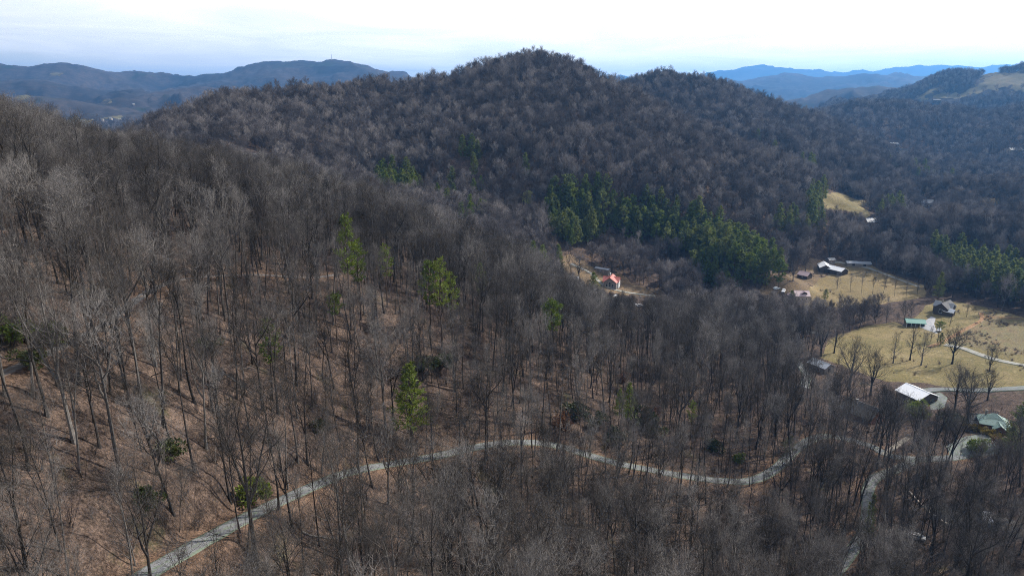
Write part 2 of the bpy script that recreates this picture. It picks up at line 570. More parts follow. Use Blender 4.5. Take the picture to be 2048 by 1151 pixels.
def sheet(name, poly, mat, label, step=2.0, lift=0.12, ragged=1.5, kind='structure', cat=None):
    """a ragged-edged ground cover draped over the terrain"""
    poly = np.asarray(poly)
    lo, hi = poly.min(0) - 3, poly.max(0) + 3
    xs, ys = np.arange(lo[0], hi[0], step), np.arange(lo[1], hi[1], step)
    X, Y = np.meshgrid(xs, ys)
    ins = inside(poly, X, Y)
    sd = np.where(ins, 1, -1) * poly_dist(poly, X, Y)
    sd = sd + ragged * fbm(X, Y, 12, 3, 140) * 1.6
    Z = hgt(X.ravel(), Y.ravel()).reshape(X.shape) + lift * np.clip(sd / step + 0.3, -6.0, 1.0)
    keep = sd > -step * 1.5
    idx = -np.ones(X.shape, int)
    cell = keep[:-1, :-1] & keep[1:, :-1] & keep[:-1, 1:] & keep[1:, 1:]
    used = np.zeros(X.shape, bool)
    used[:-1, :-1] |= cell; used[1:, :-1] |= cell; used[:-1, 1:] |= cell; used[1:, 1:] |= cell
    idx[used] = np.arange(used.sum())
    V = np.stack([X[used], Y[used], Z[used]], 1)
    a, b, c, d = idx[:-1, :-1][cell], idx[:-1, 1:][cell], idx[1:, 1:][cell], idx[1:, :-1][cell]
    me = fast_mesh(name, V, np.stack([a, b, c, d], 1))
    me.shade_smooth()
    me.materials.append(mat)
    o = bpy.data.objects.new(name, me); C.objects.link(o)
    tag(o, label, cat, None, kind)
    return o

def strip(name, line, half, mat, label, lift=0.10, ragged=0.25, kind='structure', cat=None):
    n = len(line)
    tn = np.gradient(line, axis=0)
    tn /= np.linalg.norm(tn, axis=1)[:, None] + 1e-9
    nm = np.stack([-tn[:, 1], tn[:, 0]], 1)
    offs = np.array([-1.0, -0.94, -0.72, -0.46, -0.2, 0, 0.2, 0.46, 0.72, 0.94, 1.0])
    V = []
    t = np.arange(n)
    for k, o in enumerate(offs):
        w = half * o
        if abs(o) > 0.9:
            w = w + np.sign(o) * ragged * fbm(t * 1.0, np.full(n, 7.0 * np.sign(o)), 4, 3, 60 + k)
            p = line + nm * w[:, None]
        else:
            p = line + nm * w
        z = hgt(p[:, 0], p[:, 1]) + (lift if abs(o) < 0.97 else -0.12)
        V.append(np.column_stack([p, z]))
    V = np.stack(V, 1)                      # n, 7, 3
    m = len(offs)
    idx = np.arange(n * m).reshape(n, m)
    Q = np.stack([idx[:-1, :-1], idx[:-1, 1:], idx[1:, 1:], idx[1:, :-1]], -1).reshape(-1, 4)
    me = fast_mesh(name, V.reshape(-1, 3), Q)
    at = me.attributes.new('across', 'FLOAT', 'POINT'); at.data.foreach_set('value', np.tile(offs, n).astype(np.float32))
    me.shade_smooth()
    me.materials.append(mat)
    ob = bpy.data.objects.new(name, me); C.objects.link(ob)
    tag(ob, label, cat, None, kind)
    return ob

# ---- terrain material: leaf litter under the trees, canopy tone where single trees are too far to build
def mat_terrain():
    m, nt, b = new_mat('leaf_litter')
    big = noise_node(nt, 0.035, 4, 0.6)
    mid = noise_node(nt, 0.33, 5, 0.7, dist=0.6)
    fine = noise_node(nt, 2.6, 4, 0.75)
    c1 = ramp(nt, mid, [(0.30, (0.036, 0.029, 0.025)), (0.46, (0.080, 0.060, 0.049)), (0.60, (0.135, 0.098, 0.077)), (0.78, (0.22, 0.17, 0.137))])
    c2 = ramp(nt, mid, [(0.30, (0.042, 0.034, 0.029)), (0.5, (0.090, 0.066, 0.053)), (0.75, (0.165, 0.122, 0.096))])
    col = mix(nt, ramp(nt, big, [(0.38, (0, 0, 0)), (0.62, (1, 1, 1))]), c1, c2)
    f = ramp(nt, fine, [(0.30, (0.30, 0.28, 0.27)), (0.5, (0.95, 0.93, 0.92)), (0.70, (1.75, 1.65, 1.55))])
    streak = noise_node(nt, 0.9, 5, 0.8, dist=1.5)
    f = mix(nt, 1.0, f, ramp(nt, streak, [(0.36, (0.5, 0.48, 0.47)), (0.5, (1, 1, 1)), (0.66, (1.25, 1.2, 1.15))]), 'MULTIPLY')
    col = mix(nt, 1.0, col, f, 'MULTIPLY')
    vg = mix(nt, noise_node(nt, 0.5, 4, 0.7), (0.17, 0.095, 0.055), (0.31, 0.20, 0.125))
    vg = mix(nt, 1.0, vg, f, 'MULTIPLY')
    col = mix(nt, attr_out(nt, 'verge'), col, vg)
    moss = ramp(nt, noise_node(nt, 0.09, 5, 0.7), [(0.60, (0, 0, 0)), (0.72, (0.6, 0.6, 0.6))])
    col = mix(nt, moss, col, (0.075, 0.078, 0.035))
    wood = ramp(nt, noise_node(nt, 0.028, 8, 0.8), [(0.28, (0.012, 0.012, 0.014)), (0.5, (0.034, 0.030, 0.031)), (0.72, (0.070, 0.060, 0.055))])
    big2 = noise_node(nt, 0.0022, 5, 0.6)
    wood = mix(nt, 1.0, wood, ramp(nt, big2, [(0.35, (0.55, 0.58, 0.62)), (0.62, (1.6, 1.5, 1.4))]), 'MULTIPLY')
    evg = ramp(nt, noise_node(nt, 0.004, 6, 0.7), [(0.58, (0, 0, 0)), (0.66, (0.7, 0.7, 0.7))])
    wood = mix(nt, evg, wood, (0.022, 0.035, 0.020))
    col = mix(nt, attr_out(nt, 'farwood'), col, wood)
    nt.links.new(col, b.inputs['Base Color'])
    bump(nt, b, fine, 0.9, 0.35)
    b.inputs['Specular IOR Level'].default_value = 0.1
    b.inputs['Roughness'].default_value = 1.0
    return m

def build_terrain():
    nr, na = GH.shape
    V = np.stack([GX, GY, GH], -1).reshape(-1, 3)
    V = np.vstack([V, [[0, 0, GH[0].mean()]]])
    idx = np.arange(nr * na).reshape(nr, na)
    a, b = idx[:-1, :-1], idx[:-1, 1:]
    c, d = idx[1:, 1:], idx[1:, :-1]
    Q = np.stack([a, d, c, b], -1).reshape(-1, 4)
    fan = np.stack([np.full(na - 1, nr * na), np.full(na - 1, nr * na), idx[0, :-1], idx[0, 1:]], -1)
    me = bpy.data.meshes.new('terrain')
    V32 = V.astype(np.float32)
    loops = np.concatenate([Q.ravel(), fan[:, 1:].ravel()]).astype(np.int32)
    ls = np.concatenate([np.arange(0, Q.size, 4), Q.size + np.arange(0, 3 * (na - 1), 3)]).astype(np.int32)
    lt = np.concatenate([np.full(len(Q), 4), np.full(na - 1, 3)]).astype(np.int32)
    me.vertices.add(len(V)); me.vertices.foreach_set('co', V32.ravel())
    me.loops.add(len(loops)); me.loops.foreach_set('vertex_index', loops)
    me.polygons.add(len(ls)); me.polygons.foreach_set('loop_start', ls); me.polygons.foreach_set('loop_total', lt)
    me.update(calc_edges=True)
    me.shade_smooth()
    for nm, arr in (('verge', verge * 0.38), ('farwood', sstep(1300, 1900, RG))):
        at = me.attributes.new(nm, 'FLOAT', 'POINT')
        at.data.foreach_set('value', np.append(arr.ravel(), 0.0).astype(np.float32))
    me.materials.append(mat_terrain())
    o = bpy.data.objects.new('terrain', me); C.objects.link(o)
    tag(o, 'leaf-covered mountain ground running from the near slope to the blue ranges', None, None, 'structure')
    return o
terrain = build_terrain()

def mat_gravel(name, lo, hi, tint):
    m, nt, b = new_mat(name)
    n1 = noise_node(nt, 0.35, 4, 0.6)
    n2 = noise_node(nt, 5.0, 4, 0.7)
    col = ramp(nt, n1, [(0.3, lo), (0.7, hi)])
    f = ramp(nt, n2, [(0.3, (0.7, 0.7, 0.7)), (0.7, (1.2, 1.2, 1.2))])
    col = mix(nt, 1.0, col, f, 'MULTIPLY')
    # wheel tracks worn clean, leaves left on the crown and blown along the edges
    ab = nt.nodes.new('ShaderNodeMath'); ab.operation = 'ABSOLUTE'
    nt.links.new(attr_out(nt, 'across'), ab.inputs[0])
    cover = ramp(nt, ab.outputs[0], [(0.0, (0.13, 0.13, 0.13)), (0.22, (0.05, 0.05, 0.05)), (0.46, (0.0, 0.0, 0.0)), (0.7, (0.08, 0.08, 0.08)), (1.0, (0.34, 0.34, 0.34))])
    ad = nt.nodes.new('ShaderNodeMath'); ad.operation = 'ADD'
    nt.links.new(noise_node(nt, 0.8, 6, 0.78), ad.inputs[0]); nt.links.new(cover, ad.inputs[1])
    leaf = ramp(nt, ad.outputs[0], [(0.57, (0, 0, 0)), (0.68, (0.85, 0.85, 0.85))])
    col = mix(nt, leaf, col, tint)
    nt.links.new(col, b.inputs['Base Color'])
    bump(nt, b, n2, 0.4, 0.08)
    return m
M_GRAVEL = mat_gravel('grey_gravel', (0.135, 0.137, 0.14), (0.22, 0.22, 0.22), (0.13, 0.16, 0.11))
M_TRACK = mat_gravel('track_gravel', (0.12, 0.112, 0.105), (0.20, 0.19, 0.18), (0.13, 0.085, 0.062))
M_PALE = mat_gravel('pale_gravel', (0.25, 0.235, 0.21), (0.36, 0.34, 0.31), (0.25, 0.26, 0.18))
M_CONC = mat_gravel('concrete_drive', (0.28, 0.28, 0.29), (0.36, 0.36, 0.37), (0.38, 0.37, 0.36))
M_DIRT = mat_gravel('red_dirt', (0.23, 0.115, 0.05), (0.32, 0.185, 0.09), (0.34, 0.22, 0.12))
M_ASPH = mat_gravel('asphalt', (0.05, 0.05, 0.052), (0.085, 0.083, 0.083), (0.1, 0.08, 0.06))

def mat_grass(name, green, tan, pale, seed=0):
    m, nt, b = new_mat(name)
    t = nt.nodes.new('ShaderNodeTexCoord')
    mp = nt.nodes.new('ShaderNodeMapping'); mp.inputs['Location'].default_value = (seed * 37, seed * 11, 0)
    nt.links.new(t.outputs['Object'], mp.inputs[0])
    co = mp.outputs[0]
    n1 = noise_node(nt, 0.03, 6, 0.65, co, 1.2)
    n2 = noise_node(nt, 0.14, 6, 0.7, co, 0.5)
    n3 = noise_node(nt, 1.4, 4, 0.7, co)
    col = ramp(nt, n1, [(0.40, tuple(0.85 * v for v in green)), (0.48, green), (0.54, tan), (0.62, pale)])
    col2 = ramp(nt, n2, [(0.34, tuple(0.42 * v for v in tan)), (0.46, tan), (0.58, green), (0.68, tuple(1.25 * v for v in pale))])
    col = mix(nt, 0.55, col, col2)
    f = ramp(nt, n3, [(0.3, (0.5, 0.5, 0.48)), (0.7, (1.4, 1.36, 1.28))])
    nt.links.new(mix(nt, 1.0, col, f, 'MULTIPLY'), b.inputs['Base Color'])
    bump(nt, b, n3, 0.5, 0.25)
    b.inputs['Specular IOR Level'].default_value = 0.1
    return m
M_FIELD = mat_grass('winter_pasture', (0.155, 0.132, 0.057), (0.23, 0.180, 0.090), (0.29, 0.23, 0.13), 1)
M_FIELD2 = mat_grass('dry_field', (0.19, 0.15, 0.077), (0.24, 0.18, 0.093), (0.27, 0.21, 0.125), 2)
M_YARD = mat_grass('yard_ground', (0.15, 0.11, 0.065), (0.19, 0.135, 0.09), (0.25, 0.19, 0.125), 3)
M_RIDGE = mat_grass('ridge_grass', (0.105, 0.10, 0.05), (0.15, 0.125, 0.07), (0.20, 0.165, 0.10), 6)
M_LAWN = mat_grass('green_lawn', (0.22, 0.24, 0.06), (0.27, 0.25, 0.09), (0.33, 0.29, 0.14), 4)
M_SCRUB = mat_grass('scrub_pasture', (0.165, 0.15, 0.08), (0.21, 0.155, 0.092), (0.22, 0.13, 0.072), 5)

POLYS = {}
POLYPX = {}
def field(key, name, pix, mat, label, step=2.0, lift=0.14, dmin=40, grow=0.0, **kw):
    poly = px_poly(pix, dmin)
    POLYS[key] = poly
    POLYPX[key] = (np.array(pix, float), float(np.hypot(poly[:, 0], poly[:, 1]).mean()))
    return sheet(name, poly, mat, label, step, lift, **kw)

field('pasture', 'pasture', [(1640,712),(1668,676),(1720,656),(1790,645),(1812,655),(1850,612),(1880,600),(1960,612),(2060,640),(2200,680),(2200,800),(2060,776),
      (1990,778),(1930,774),(1890,772),(1850,762),(1775,762),(1730,745),(1690,730)], M_FIELD,
      'broad olive winter pasture with scattered bare trees below the dark farmhouse', 2.0, 0.14)
field('scrub', 'rough_pasture', [(1915,660),(1960,640),(1985,622),(2060,643),(2190,690),(2190,720),(2060,712),(1990,703),(1925,690),(1890,690)], M_SCRUB,
      'rough reddish brush pasture on the far right beyond the dirt track', 2.0, 0.24)
field('dry', 'dry_field', [(1606,612),(1618,575),(1640,556),(1690,530),(1742,530),(1842,569),(1852,592),(1800,602),(1750,608),(1715,616)], M_FIELD2,
      'dry golden field crossed by a row of bare trees beside the white barn', 2.0, 0.14)
field('yard', 'farm_yard', [(1510,592),(1530,568),(1575,548),(1625,520),(1690,525),(1690,536),(1640,556),(1618,576),(1612,604),(1570,606)], M_YARD,
      'brown bare yard around the farm sheds and the white barn', 2.0, 0.13)
field('redyard', 'house_yard', [(1112,522),(1140,508),(1165,520),(1195,540),(1245,552),(1262,566),(1325,580),(1330,596),(1270,592),(1215,584),(1170,566),(1130,550)], M_YARD,
      'tan yard strip around the red-roofed house at the foot of the pine spur', 2.0, 0.13)
field('meadow', 'hill_meadow', [(1636,410),(1646,392),(1668,384),(1694,389),(1718,403),(1760,400),(1752,410),(1726,414),(1740,424),(1744,440),(1722,432),(1700,424),(1662,418)], M_FIELD,
      'small tan meadow in the wooded valley beyond the farms', 3.0, 0.2, 400)
field('glade', 'green_glade', [(1044,388),(1058,382),(1068,384),(1062,396),(1064,408),(1046,404)], M_LAWN,
      'tiny bright green glade at the foot of the wooded hill', 2.0, 0.2, 380)
field('knoll', 'house_clearing', [(1772,292),(1790,288),(1808,298),(1826,306),(1822,314),(1796,310),(1778,304)], M_YARD,
      'brown cleared knoll around the hillside houses on the right', 3.0, 0.25, 700)
field('topmeadow', 'ridge_meadow', [(1826,200),(1850,186),(1880,172),(1878,184),(1850,196),(1900,190),(1950,176),(1965,160),(1955,150),(2000,147),(2060,145),(2120,160),(2100,186),(2040,180),(1990,178),(1945,190),(1900,200),(1850,204)], M_RIDGE,
      'pale sloping meadow high on the right-hand hill', 8.0, 1.5, 1700, ragged=22.0)
field('lowmeadow', 'bank_field', [(1935,392),(1975,395),(2010,402),(2005,408),(1960,402)], M_FIELD2,
      'narrow dry field strip seen through the woods on the right', 3.0, 0.3, 500)
for i, (pix, lab) in enumerate([
    ([(128,244),(160,236),(190,242),(170,250),(140,250)], 'light farm clearing on the floor of the left-hand valley'),
    ([(200,238),(226,232),(246,234),(240,238),(215,240)], 'long tan field in the left-hand valley below the blue mountains'),
    ([(196,206),(214,200),(226,203),(214,209)], 'small pale field halfway up the left blue mountains'),
    ([(102,148),(118,146),(128,151),(112,153)], 'tiny tan clearing near the top of the left blue mountain'),
    ([(34,196),(52,190),(60,197),(44,202)], 'pale clearing on the lower blue slope at the far left')]):
    field('left%d' % i, 'valley_field', pix, M_RIDGE, lab, 9.0, 3.0, 1900, ragged=14.0)

strip('gravel_road', road_lines[0][0], 1.75, M_GRAVEL, 'grey gravel road curving across the near wooded slope')
strip('forest_track', road_lines[1][0], 1.35, M_TRACK, 'grey gravel track running along the slope on the left')
strip('gravel_drive', road_lines[2][0], 1.7, M_GRAVEL, 'grey driveway climbing from the bottom right corner')
def lane(key, name, pix, half, mat, label, lift=0.26, step=2.0):
    l = px_line(pix, step)
    POLYS[key] = ('line', l, half)
    return strip(name, l, half, mat, label, lift)
lane('farmlane', 'farm_lane', [(1890,690),(1925,697),(1960,710),(2000,722),(2060,734),(2140,752)], 1.8, M_PALE, 'pale lane crossing the pasture at the right edge', 0.36)
lane('lowroad', 'valley_road', [(1850,782),(1890,779),(1940,781),(2000,779),(2060,776),(2150,772)], 2.2, M_GRAVEL, 'grey road passing behind the barn with the bright white roof', 0.32)
lane('dirttrack', 'dirt_track', [(1962,626),(1963,640),(1945,652),(1915,668),(1885,684),(1858,694)], 1.1, M_DIRT, 'thin orange dirt track in the pasture right of the dark farmhouse', 0.42)
lane('midroad', 'woods_road', [(1425,664),(1480,664),(1540,661),(1600,660),(1640,668)], 1.8, M_PALE, 'pale road glimpsed between trees below the dry field', 0.2)
lane('sidelane', 'side_lane', [(1578,716),(1592,722),(1604,736),(1612,752),(1608,775)], 1.8, M_GRAVEL, 'short grey lane beside the dark shed in the woods')
lane('barnlane', 'barn_lane', [(1655,524),(1690,527),(1720,532),(1760,545),(1800,560),(1838,574)], 1.3, M_PALE, 'pale lane along the upper edge of the dry field', 0.3)
lane('redlane', 'house_lane', [(1142,528),(1180,546),(1210,572),(1250,584),(1310,592)], 1.4, M_PALE, 'short dirt lane beside the red-roofed house', 0.3)
field('carpad', 'concrete_drive', [(1852,640),(1862,632),(1872,636),(1868,648),(1872,660),(1878,670),(1858,662),(1838,654)], M_CONC, 'pale concrete drive between the green carport and the dark farmhouse', 1.0, 0.34, ragged=0.3)
field('turn', 'gravel_turnaround', [(1895,893),(1930,872),(1965,868),(1992,878),(2003,892),(1990,905),(1950,912),(1905,912)], M_GRAVEL, 'wide pale gravel turnaround in front of the green-roofed house', 1.0, 0.16, ragged=0.4)
field('park', 'parking_pad', [(1840,1012),(1880,1006),(1930,1018),(1985,1028),(2060,1052),(2060,1082),(1980,1062),(1900,1048)], M_ASPH, 'dark paved parking pad low on the right', 1.0, 0.16, ragged=0.3)
field('barnpad', 'barn_apron', [(1862,790),(1880,784),(1892,795),(1885,815),(1862,818)], M_GRAVEL, 'grey gravel apron beside the bright white barn roof', 1.0, 0.2, ragged=0.3)

# ------------------------------------------------------------------ haze
def build_haze():
    z0, z1, r = float(GH.min()) - 1.5, float(max(GH.max(), CAMZ)) + 30, 15600.0
    v = [(x, y, z) for z in (z0, z1) for y in (-r, r) for x in (-r, r)]
    f = [(0, 2, 3, 1), (4, 5, 7, 6), (0, 1, 5, 4), (2, 6, 7, 3), (0, 4, 6, 2), (1, 3, 7, 5)]
    m = bpy.data.materials.new('haze_air'); m.use_nodes = True
    nt = m.node_tree
    for n in list(nt.nodes):
        nt.nodes.remove(n)
    o = nt.nodes.new('ShaderNodeOutputMaterial')
    p = nt.nodes.new('ShaderNodeVolumePrincipled')
    p.inputs['Color'].default_value = HAZE_COL
    p.inputs['Density'].default_value = HAZE_DENS
    p.inputs['Anisotropy'].default_value = 0.45
    nt.links.new(p.outputs[0], o.inputs['Volume'])
    ob = mesh_obj('haze', v, f, m)
    tag(ob, 'thin blue haze filling the air over the valleys', None, None, 'stuff')
    return ob
HAZE_COL = (0.15, 0.46, 1.0, 1)
HAZE_DENS = 0.000102
haze = build_haze()

# ------------------------------------------------------------------ trees
class MB:
    """collects tubes, twigs and blades into one mesh"""
    def __init__(self):
        self.v, self.f, self.m = [], [], []
    def tube(self, pts, rad, sides, mat=0):
        base = len(self.v)
        n = len(pts)
        up = Vector((0, 0, 1))
        for i in range(n):
            d = (pts[min(i + 1, n - 1)] - pts[max(i - 1, 0)])
            if d.length < 1e-6: d = up
            d = d.normalized()
            ref = up if abs(d.z) < 0.9 else Vector((1, 0, 0))
            a = d.cross(ref).normalized(); b = d.cross(a)
            if i == n - 1:
                self.v.append(tuple(pts[i])); break
            for k in range(sides):
                t = 2 * math.pi * k / sides
                p = pts[i] + (a * math.cos(t) + b * math.sin(t)) * rad[i]
                self.v.append((p.x, p.y, p.z))
        for i in range(n - 1):
            r0 = base + i * sides
            for k in range(sides):
                k2 = (k + 1) % sides
                if i == n - 2:
                    self.f.append((r0 + k, r0 + k2, base + (n - 1) * sides))
                else:
                    self.f.append((r0 + k, r0 + k2, r0 + sides + k2, r0 + sides + k))
                self.m.append(mat)
    def twig(self, p, d, L, r, mat=0, bend=0.0):
        self.tube([p, p + d * L], [r, 0], 3, mat)
    def blade(self, p, d, L, w, rnd, mat=0):
        s = d.cross(Vector((rnd.gauss(0, 1), rnd.gauss(0, 1), rnd.gauss(0, 1))))
        if s.length < 1e-4: return
        s.normalize()
        b = len(self.v)
        self.v += [tuple(p - s * w * 0.5), tuple(p + s * w * 0.5), tuple(p + d * L + s * w * 0.2), tuple(p + d * L - s * w * 0.2)]
        self.f.append((b, b + 1, b + 2, b + 3)); self.m.append(mat)
    def mesh(self, name, mats):
        me = bpy.data.meshes.new(name)
        me.from_pydata(self.v, [], self.f)
        for mm in mats: me.materials.append(mm)
        if len(mats) > 1: me.polygons.foreach_set('material_index', self.m)
        me.update()
        return me

def rvec(rnd):
    v = Vector((rnd.gauss(0, 1), rnd.gauss(0, 1), rnd.gauss(0, 1)))
    return v.normalized()

def bare_tree(seed, H, clear, spread, nb, n2, n3, n4, r0, tw, style='forest', forks=0, lod=0):
    """leafless hardwood: returns (trunk and limbs, twig crown)"""
    rnd = random.Random(seed)
    T, K = MB(), MB()
    sides = (7, 4, 3) if lod == 0 else ((5, 3, 3) if lod == 1 else (4, 3, 3))
    lean = Vector((rnd.uniform(-1, 1), rnd.uniform(-1, 1), 0)) * H * 0.05
    stems = []
    def stem(base, top, rb, rt, n):
        pts, rad = [], []
        wob = [Vector((rnd.gauss(0, 1), rnd.gauss(0, 1), 0)) for _ in range(3)]
        for i in range(n + 1):
            t = i / n
            w = (wob[0] * math.sin(t * 3.1) + wob[1] * math.sin(t * 6.3) * 0.6 + wob[2] * math.sin(t * 11) * 0.25) * H * 0.010
            pts.append(base.lerp(top, t) + w)
            flare = 1 + 0.5 * max(0, 0.08 - t) / 0.08 if base.z <= 0 else 1
            rad.append((rb * (1 - t) + rt * t) * flare)
        T.tube(pts, rad, sides[0], 0)
        stems.append((pts, rad))
    top = Vector((0, 0, H)) + lean
    stem(Vector((0, 0, -0.6)), top, r0, 0.03, 9 if lod == 0 else 6)
    main_pts = stems[0][0]
    for k in range(forks):
        t = rnd.uniform(clear * 0.8, clear + 0.18)
        i = t * (len(main_pts) - 1); a = main_pts[int(i)].lerp(main_pts[int(i) + 1], i - int(i))
        ang = rnd.uniform(0, 6.28)
        e = Vector((math.cos(ang), math.sin(ang), 0)) * spread * rnd.uniform(0.45, 0.8)
        stem(a, Vector((a.x + e.x, a.y + e.y, H * rnd.uniform(0.82, 0.97))), r0 * 0.6, 0.03, 6 if lod == 0 else 4)
    az = rnd.uniform(0, 6.28)
    for si, (pts, rad) in enumerate(stems):
        cnt = nb if si == 0 else int(nb * 0.55)
        lo = clear if si == 0 else 0.25
        for b in range(cnt):
            u = (b + rnd.random()) / cnt
            t = lo + (0.97 - lo) * u
            fi = t * (len(pts) - 1); i0 = min(int(fi), len(pts) - 2)
            p = pts[i0].lerp(pts[i0 + 1], fi - i0)
            rr = rad[i0] + (rad[i0 + 1] - rad[i0]) * (fi - i0)
            az += 2.4 + rnd.uniform(-0.5, 0.5)
            if style == 'spread':
                prof = 0.55 + 0.6 * math.sin(math.pi * min(1, u * 0.8 + 0.25)); el = R(rnd.uniform(18, 40) + 38 * u)
            elif style == 'slim':
                prof = 0.55 + 0.35 * math.sin(math.pi * u); el = R(rnd.uniform(48, 66) + 14 * u)
            else:
                prof = 0.45 + 0.75 * math.sin(math.pi * (0.15 + 0.8 * u)); el = R(rnd.uniform(28, 50) + 28 * u)
            L = spread * prof * rnd.uniform(0.7, 1.15)
            d = Vector((math.cos(az) * math.cos(el), math.sin(az) * math.cos(el), math.sin(el)))
            n = 5 if lod == 0 else 3
            q, bp, br = p.copy(), [p.copy()], [min(rr * 0.55, 0.13)]
            dd = d.copy()
            for s in range(n):
                dd = (dd + Vector((0, 0, 0.10)) + rvec(rnd) * 0.22).normalized()
                q = q + dd * (L / n)
                bp.append(q.copy()); br.append(max(0.02, br[0] * (1 - (s + 1) / n)))
            T.tube(bp, br, sides[1], 0)
            for c in range(n2):
                v = 0.25 + 0.75 * (c + rnd.random()) / n2
                fi = v * n; i1 = min(int(fi), n - 1)
                p2 = bp[i1].lerp(bp[i1 + 1], fi - i1)
                ax = (bp[i1 + 1] - bp[i1]).normalized()
                d2 = (ax * 0.75 + rvec(rnd) * 0.75 + Vector((0, 0, 0.28))).normalized()
                L2 = L * (0.62 - 0.32 * v) * rnd.uniform(0.7, 1.25) + 0.4
                m = p2 + d2 * L2 * 0.5 + rvec(rnd) * L2 * 0.08
                e = m + (d2 + Vector((0, 0, 0.15)) + rvec(rnd) * 0.2).normalized() * L2 * 0.5
                K.tube([p2, m, e], [tw * 2.0, tw * 1.4, 0], sides[2], 0)
                for g in range(n3):
                    w = 0.15 + 0.85 * (g + rnd.random()) / n3
                    p3 = p2.lerp(m, w * 2) if w < 0.5 else m.lerp(e, w * 2 - 1)
                    d3 = (d2 * 0.6 + rvec(rnd) * 0.85 + Vector((0, 0, 0.25))).normalized()
                    L3 = rnd.uniform(0.6, 1.5) * (1 if lod == 0 else 1.35)
                    K.twig(p3, d3, L3, tw)
                    for h in range(n4):
                        p4 = p3 + d3 * L3 * rnd.uniform(0.25, 0.85)
                        K.twig(p4, (d3 * 0.6 + rvec(rnd) * 0.9 + Vector((0, 0, 0.2))).normalized(), rnd.uniform(0.35, 0.8), tw * 0.75)
    return T, K

def pine(seed, H, clear, Rm, style='cone', per=14, lod=0, bl=0.55, bw=0.22):
    rnd = random.Random(seed)
    T, K = MB(), MB()
    lean = Vector((rnd.uniform(-1, 1), rnd.uniform(-1, 1), 0)) * H * 0.03
    n = 6
    pts = [Vector((0, 0, -0.6)).lerp(Vector((0, 0, H)) + lean, i / n) + Vector((rnd.gauss(0, .1), rnd.gauss(0, .1), 0)) * (0 if i in (0, n) else 1) for i in range(n + 1)]
    T.tube(pts, [H * 0.013 * (1 - i / n * 0.9) for i in range(n + 1)], 6 if lod == 0 else 4, 0)
    z = clear * H
    az = rnd.uniform(0, 6.28)
    gap = 0.75 if lod == 0 else 1.1
    while z < H - 0.3:
        u = (z / H - clear) / (1 - clear)
        if style == 'cone':
            prof = (1 - u) ** 0.75 * (0.75 + 0.35 * min(1, u * 5)) + 0.06
        elif style == 'round':
            prof = math.sqrt(max(0.02, 1 - (2 * u - 0.85) ** 2)) * 0.95
        else:
            prof = (1 - u) ** 0.55 * (0.45 + 0.9 * min(1, u * 3)) + 0.05
        nbr = 5 if lod == 0 else 4
        for k in range(nbr):
            if style == 'ragged' and rnd.random() < 0.25: continue
            az += 6.28 / nbr + rnd.uniform(-0.45, 0.45)
            L = Rm * prof * rnd.uniform(0.6, 1.2)
            el = R(rnd.uniform(-8, 12) + 40 * u)
            d = Vector((math.cos(az) * math.cos(el), math.sin(az) * math.cos(el), math.sin(el)))
            i0 = min(int(z / H * n), n - 1)
            p = Vector((pts[i0].lerp(pts[i0 + 1], z / H * n - i0).x, pts[i0].lerp(pts[i0 + 1], z / H * n - i0).y, z + rnd.uniform(-.25, .25)))
            e = p + d * L + Vector((0, 0, 0.12 * L))
            T.twig(p, (e - p).normalized(), (e - p).length, 0.04 + 0.01 * L)
            m = max(3, int(per * (0.35 + L / Rm)))
            for g in range(m):
                w = 0.18 + 0.82 * math.sqrt((g + rnd.random()) / m)
                s = p.lerp(e, w) + rvec(rnd) * L * 0.13
                dn = (d * 0.5 + rvec(rnd) * 0.7 + Vector((0, 0, 0.25))).normalized()
                K.blade(s, dn, bl * rnd.uniform(0.6, 1.3), bw * rnd.uniform(0.7, 1.3), rnd)
        z += gap * rnd.uniform(0.75, 1.25)
    return T, K

def shrub(seed, H, Rm, n=1100, bl=0.4, bw=0.24):
    """evergreen laurel or rhododendron clump"""
    rnd = random.Random(seed)
    T, K = MB(), MB()
    lobes = [(Vector((rnd.uniform(-.85, .85) * Rm, rnd.uniform(-.85, .85) * Rm, H * rnd.uniform(.25, .75))), rnd.uniform(.22, .5)) for _ in range(12)]
    for c, s in lobes:
        T.tube([Vector((c.x * .15, c.y * .15, -0.3)), Vector((c.x * .6, c.y * .6, c.z * .6)), c], [0.07, 0.05, 0.0], 4)
    for i in range(n):
        c, s = rnd.choice(lobes)
        o = rvec(rnd)
        rr = s * rnd.uniform(0.55, 1.0)
        p = c + Vector((o.x * Rm * rr, o.y * Rm * rr, o.z * H * 0.55 * rr))
        if p.z < 0.1: continue
        K.blade(p, (o + rvec(rnd) * 0.8 + Vector((0, 0, .2))).normalized(), bl * rnd.uniform(.6, 1.3), bw * rnd.uniform(.7, 1.3), rnd)
    return T, K

def brush(seed, H, n=9, n2=7, n3=4, tw=0.013):
    """leafless multi-stemmed undergrowth"""
    rnd = random.Random(seed)
    T, K = MB(), MB()
    for i in range(n):
        a = rnd.uniform(0, 6.28); out = rnd.uniform(0.08, 0.4)
        d = Vector((math.cos(a) * out, math.sin(a) * out, 1)).normalized()
        L = H * rnd.uniform(0.6, 1.05)
        p = Vector((rnd.uniform(-.5, .5), rnd.uniform(-.5, .5), -0.2))
        e = p + d * L
        T.tube([p, p.lerp(e, .5) + rvec(rnd) * .15, e], [0.035, 0.022, 0], 3)
        for c in range(n2):
            w = 0.25 + 0.75 * rnd.random()
            q = p.lerp(e, w)
            d2 = (d * 0.7 + rvec(rnd) * 0.8).normalized(); L2 = rnd.uniform(.6, 1.6)
            K.twig(q, d2, L2, tw * 1.4)
            for g in range(n3):
                K.twig(q + d2 * L2 * rnd.uniform(.2, .9), (d2 * .6 + rvec(rnd) * .9).normalized(), rnd.uniform(.3, .8), tw)
    return T, K

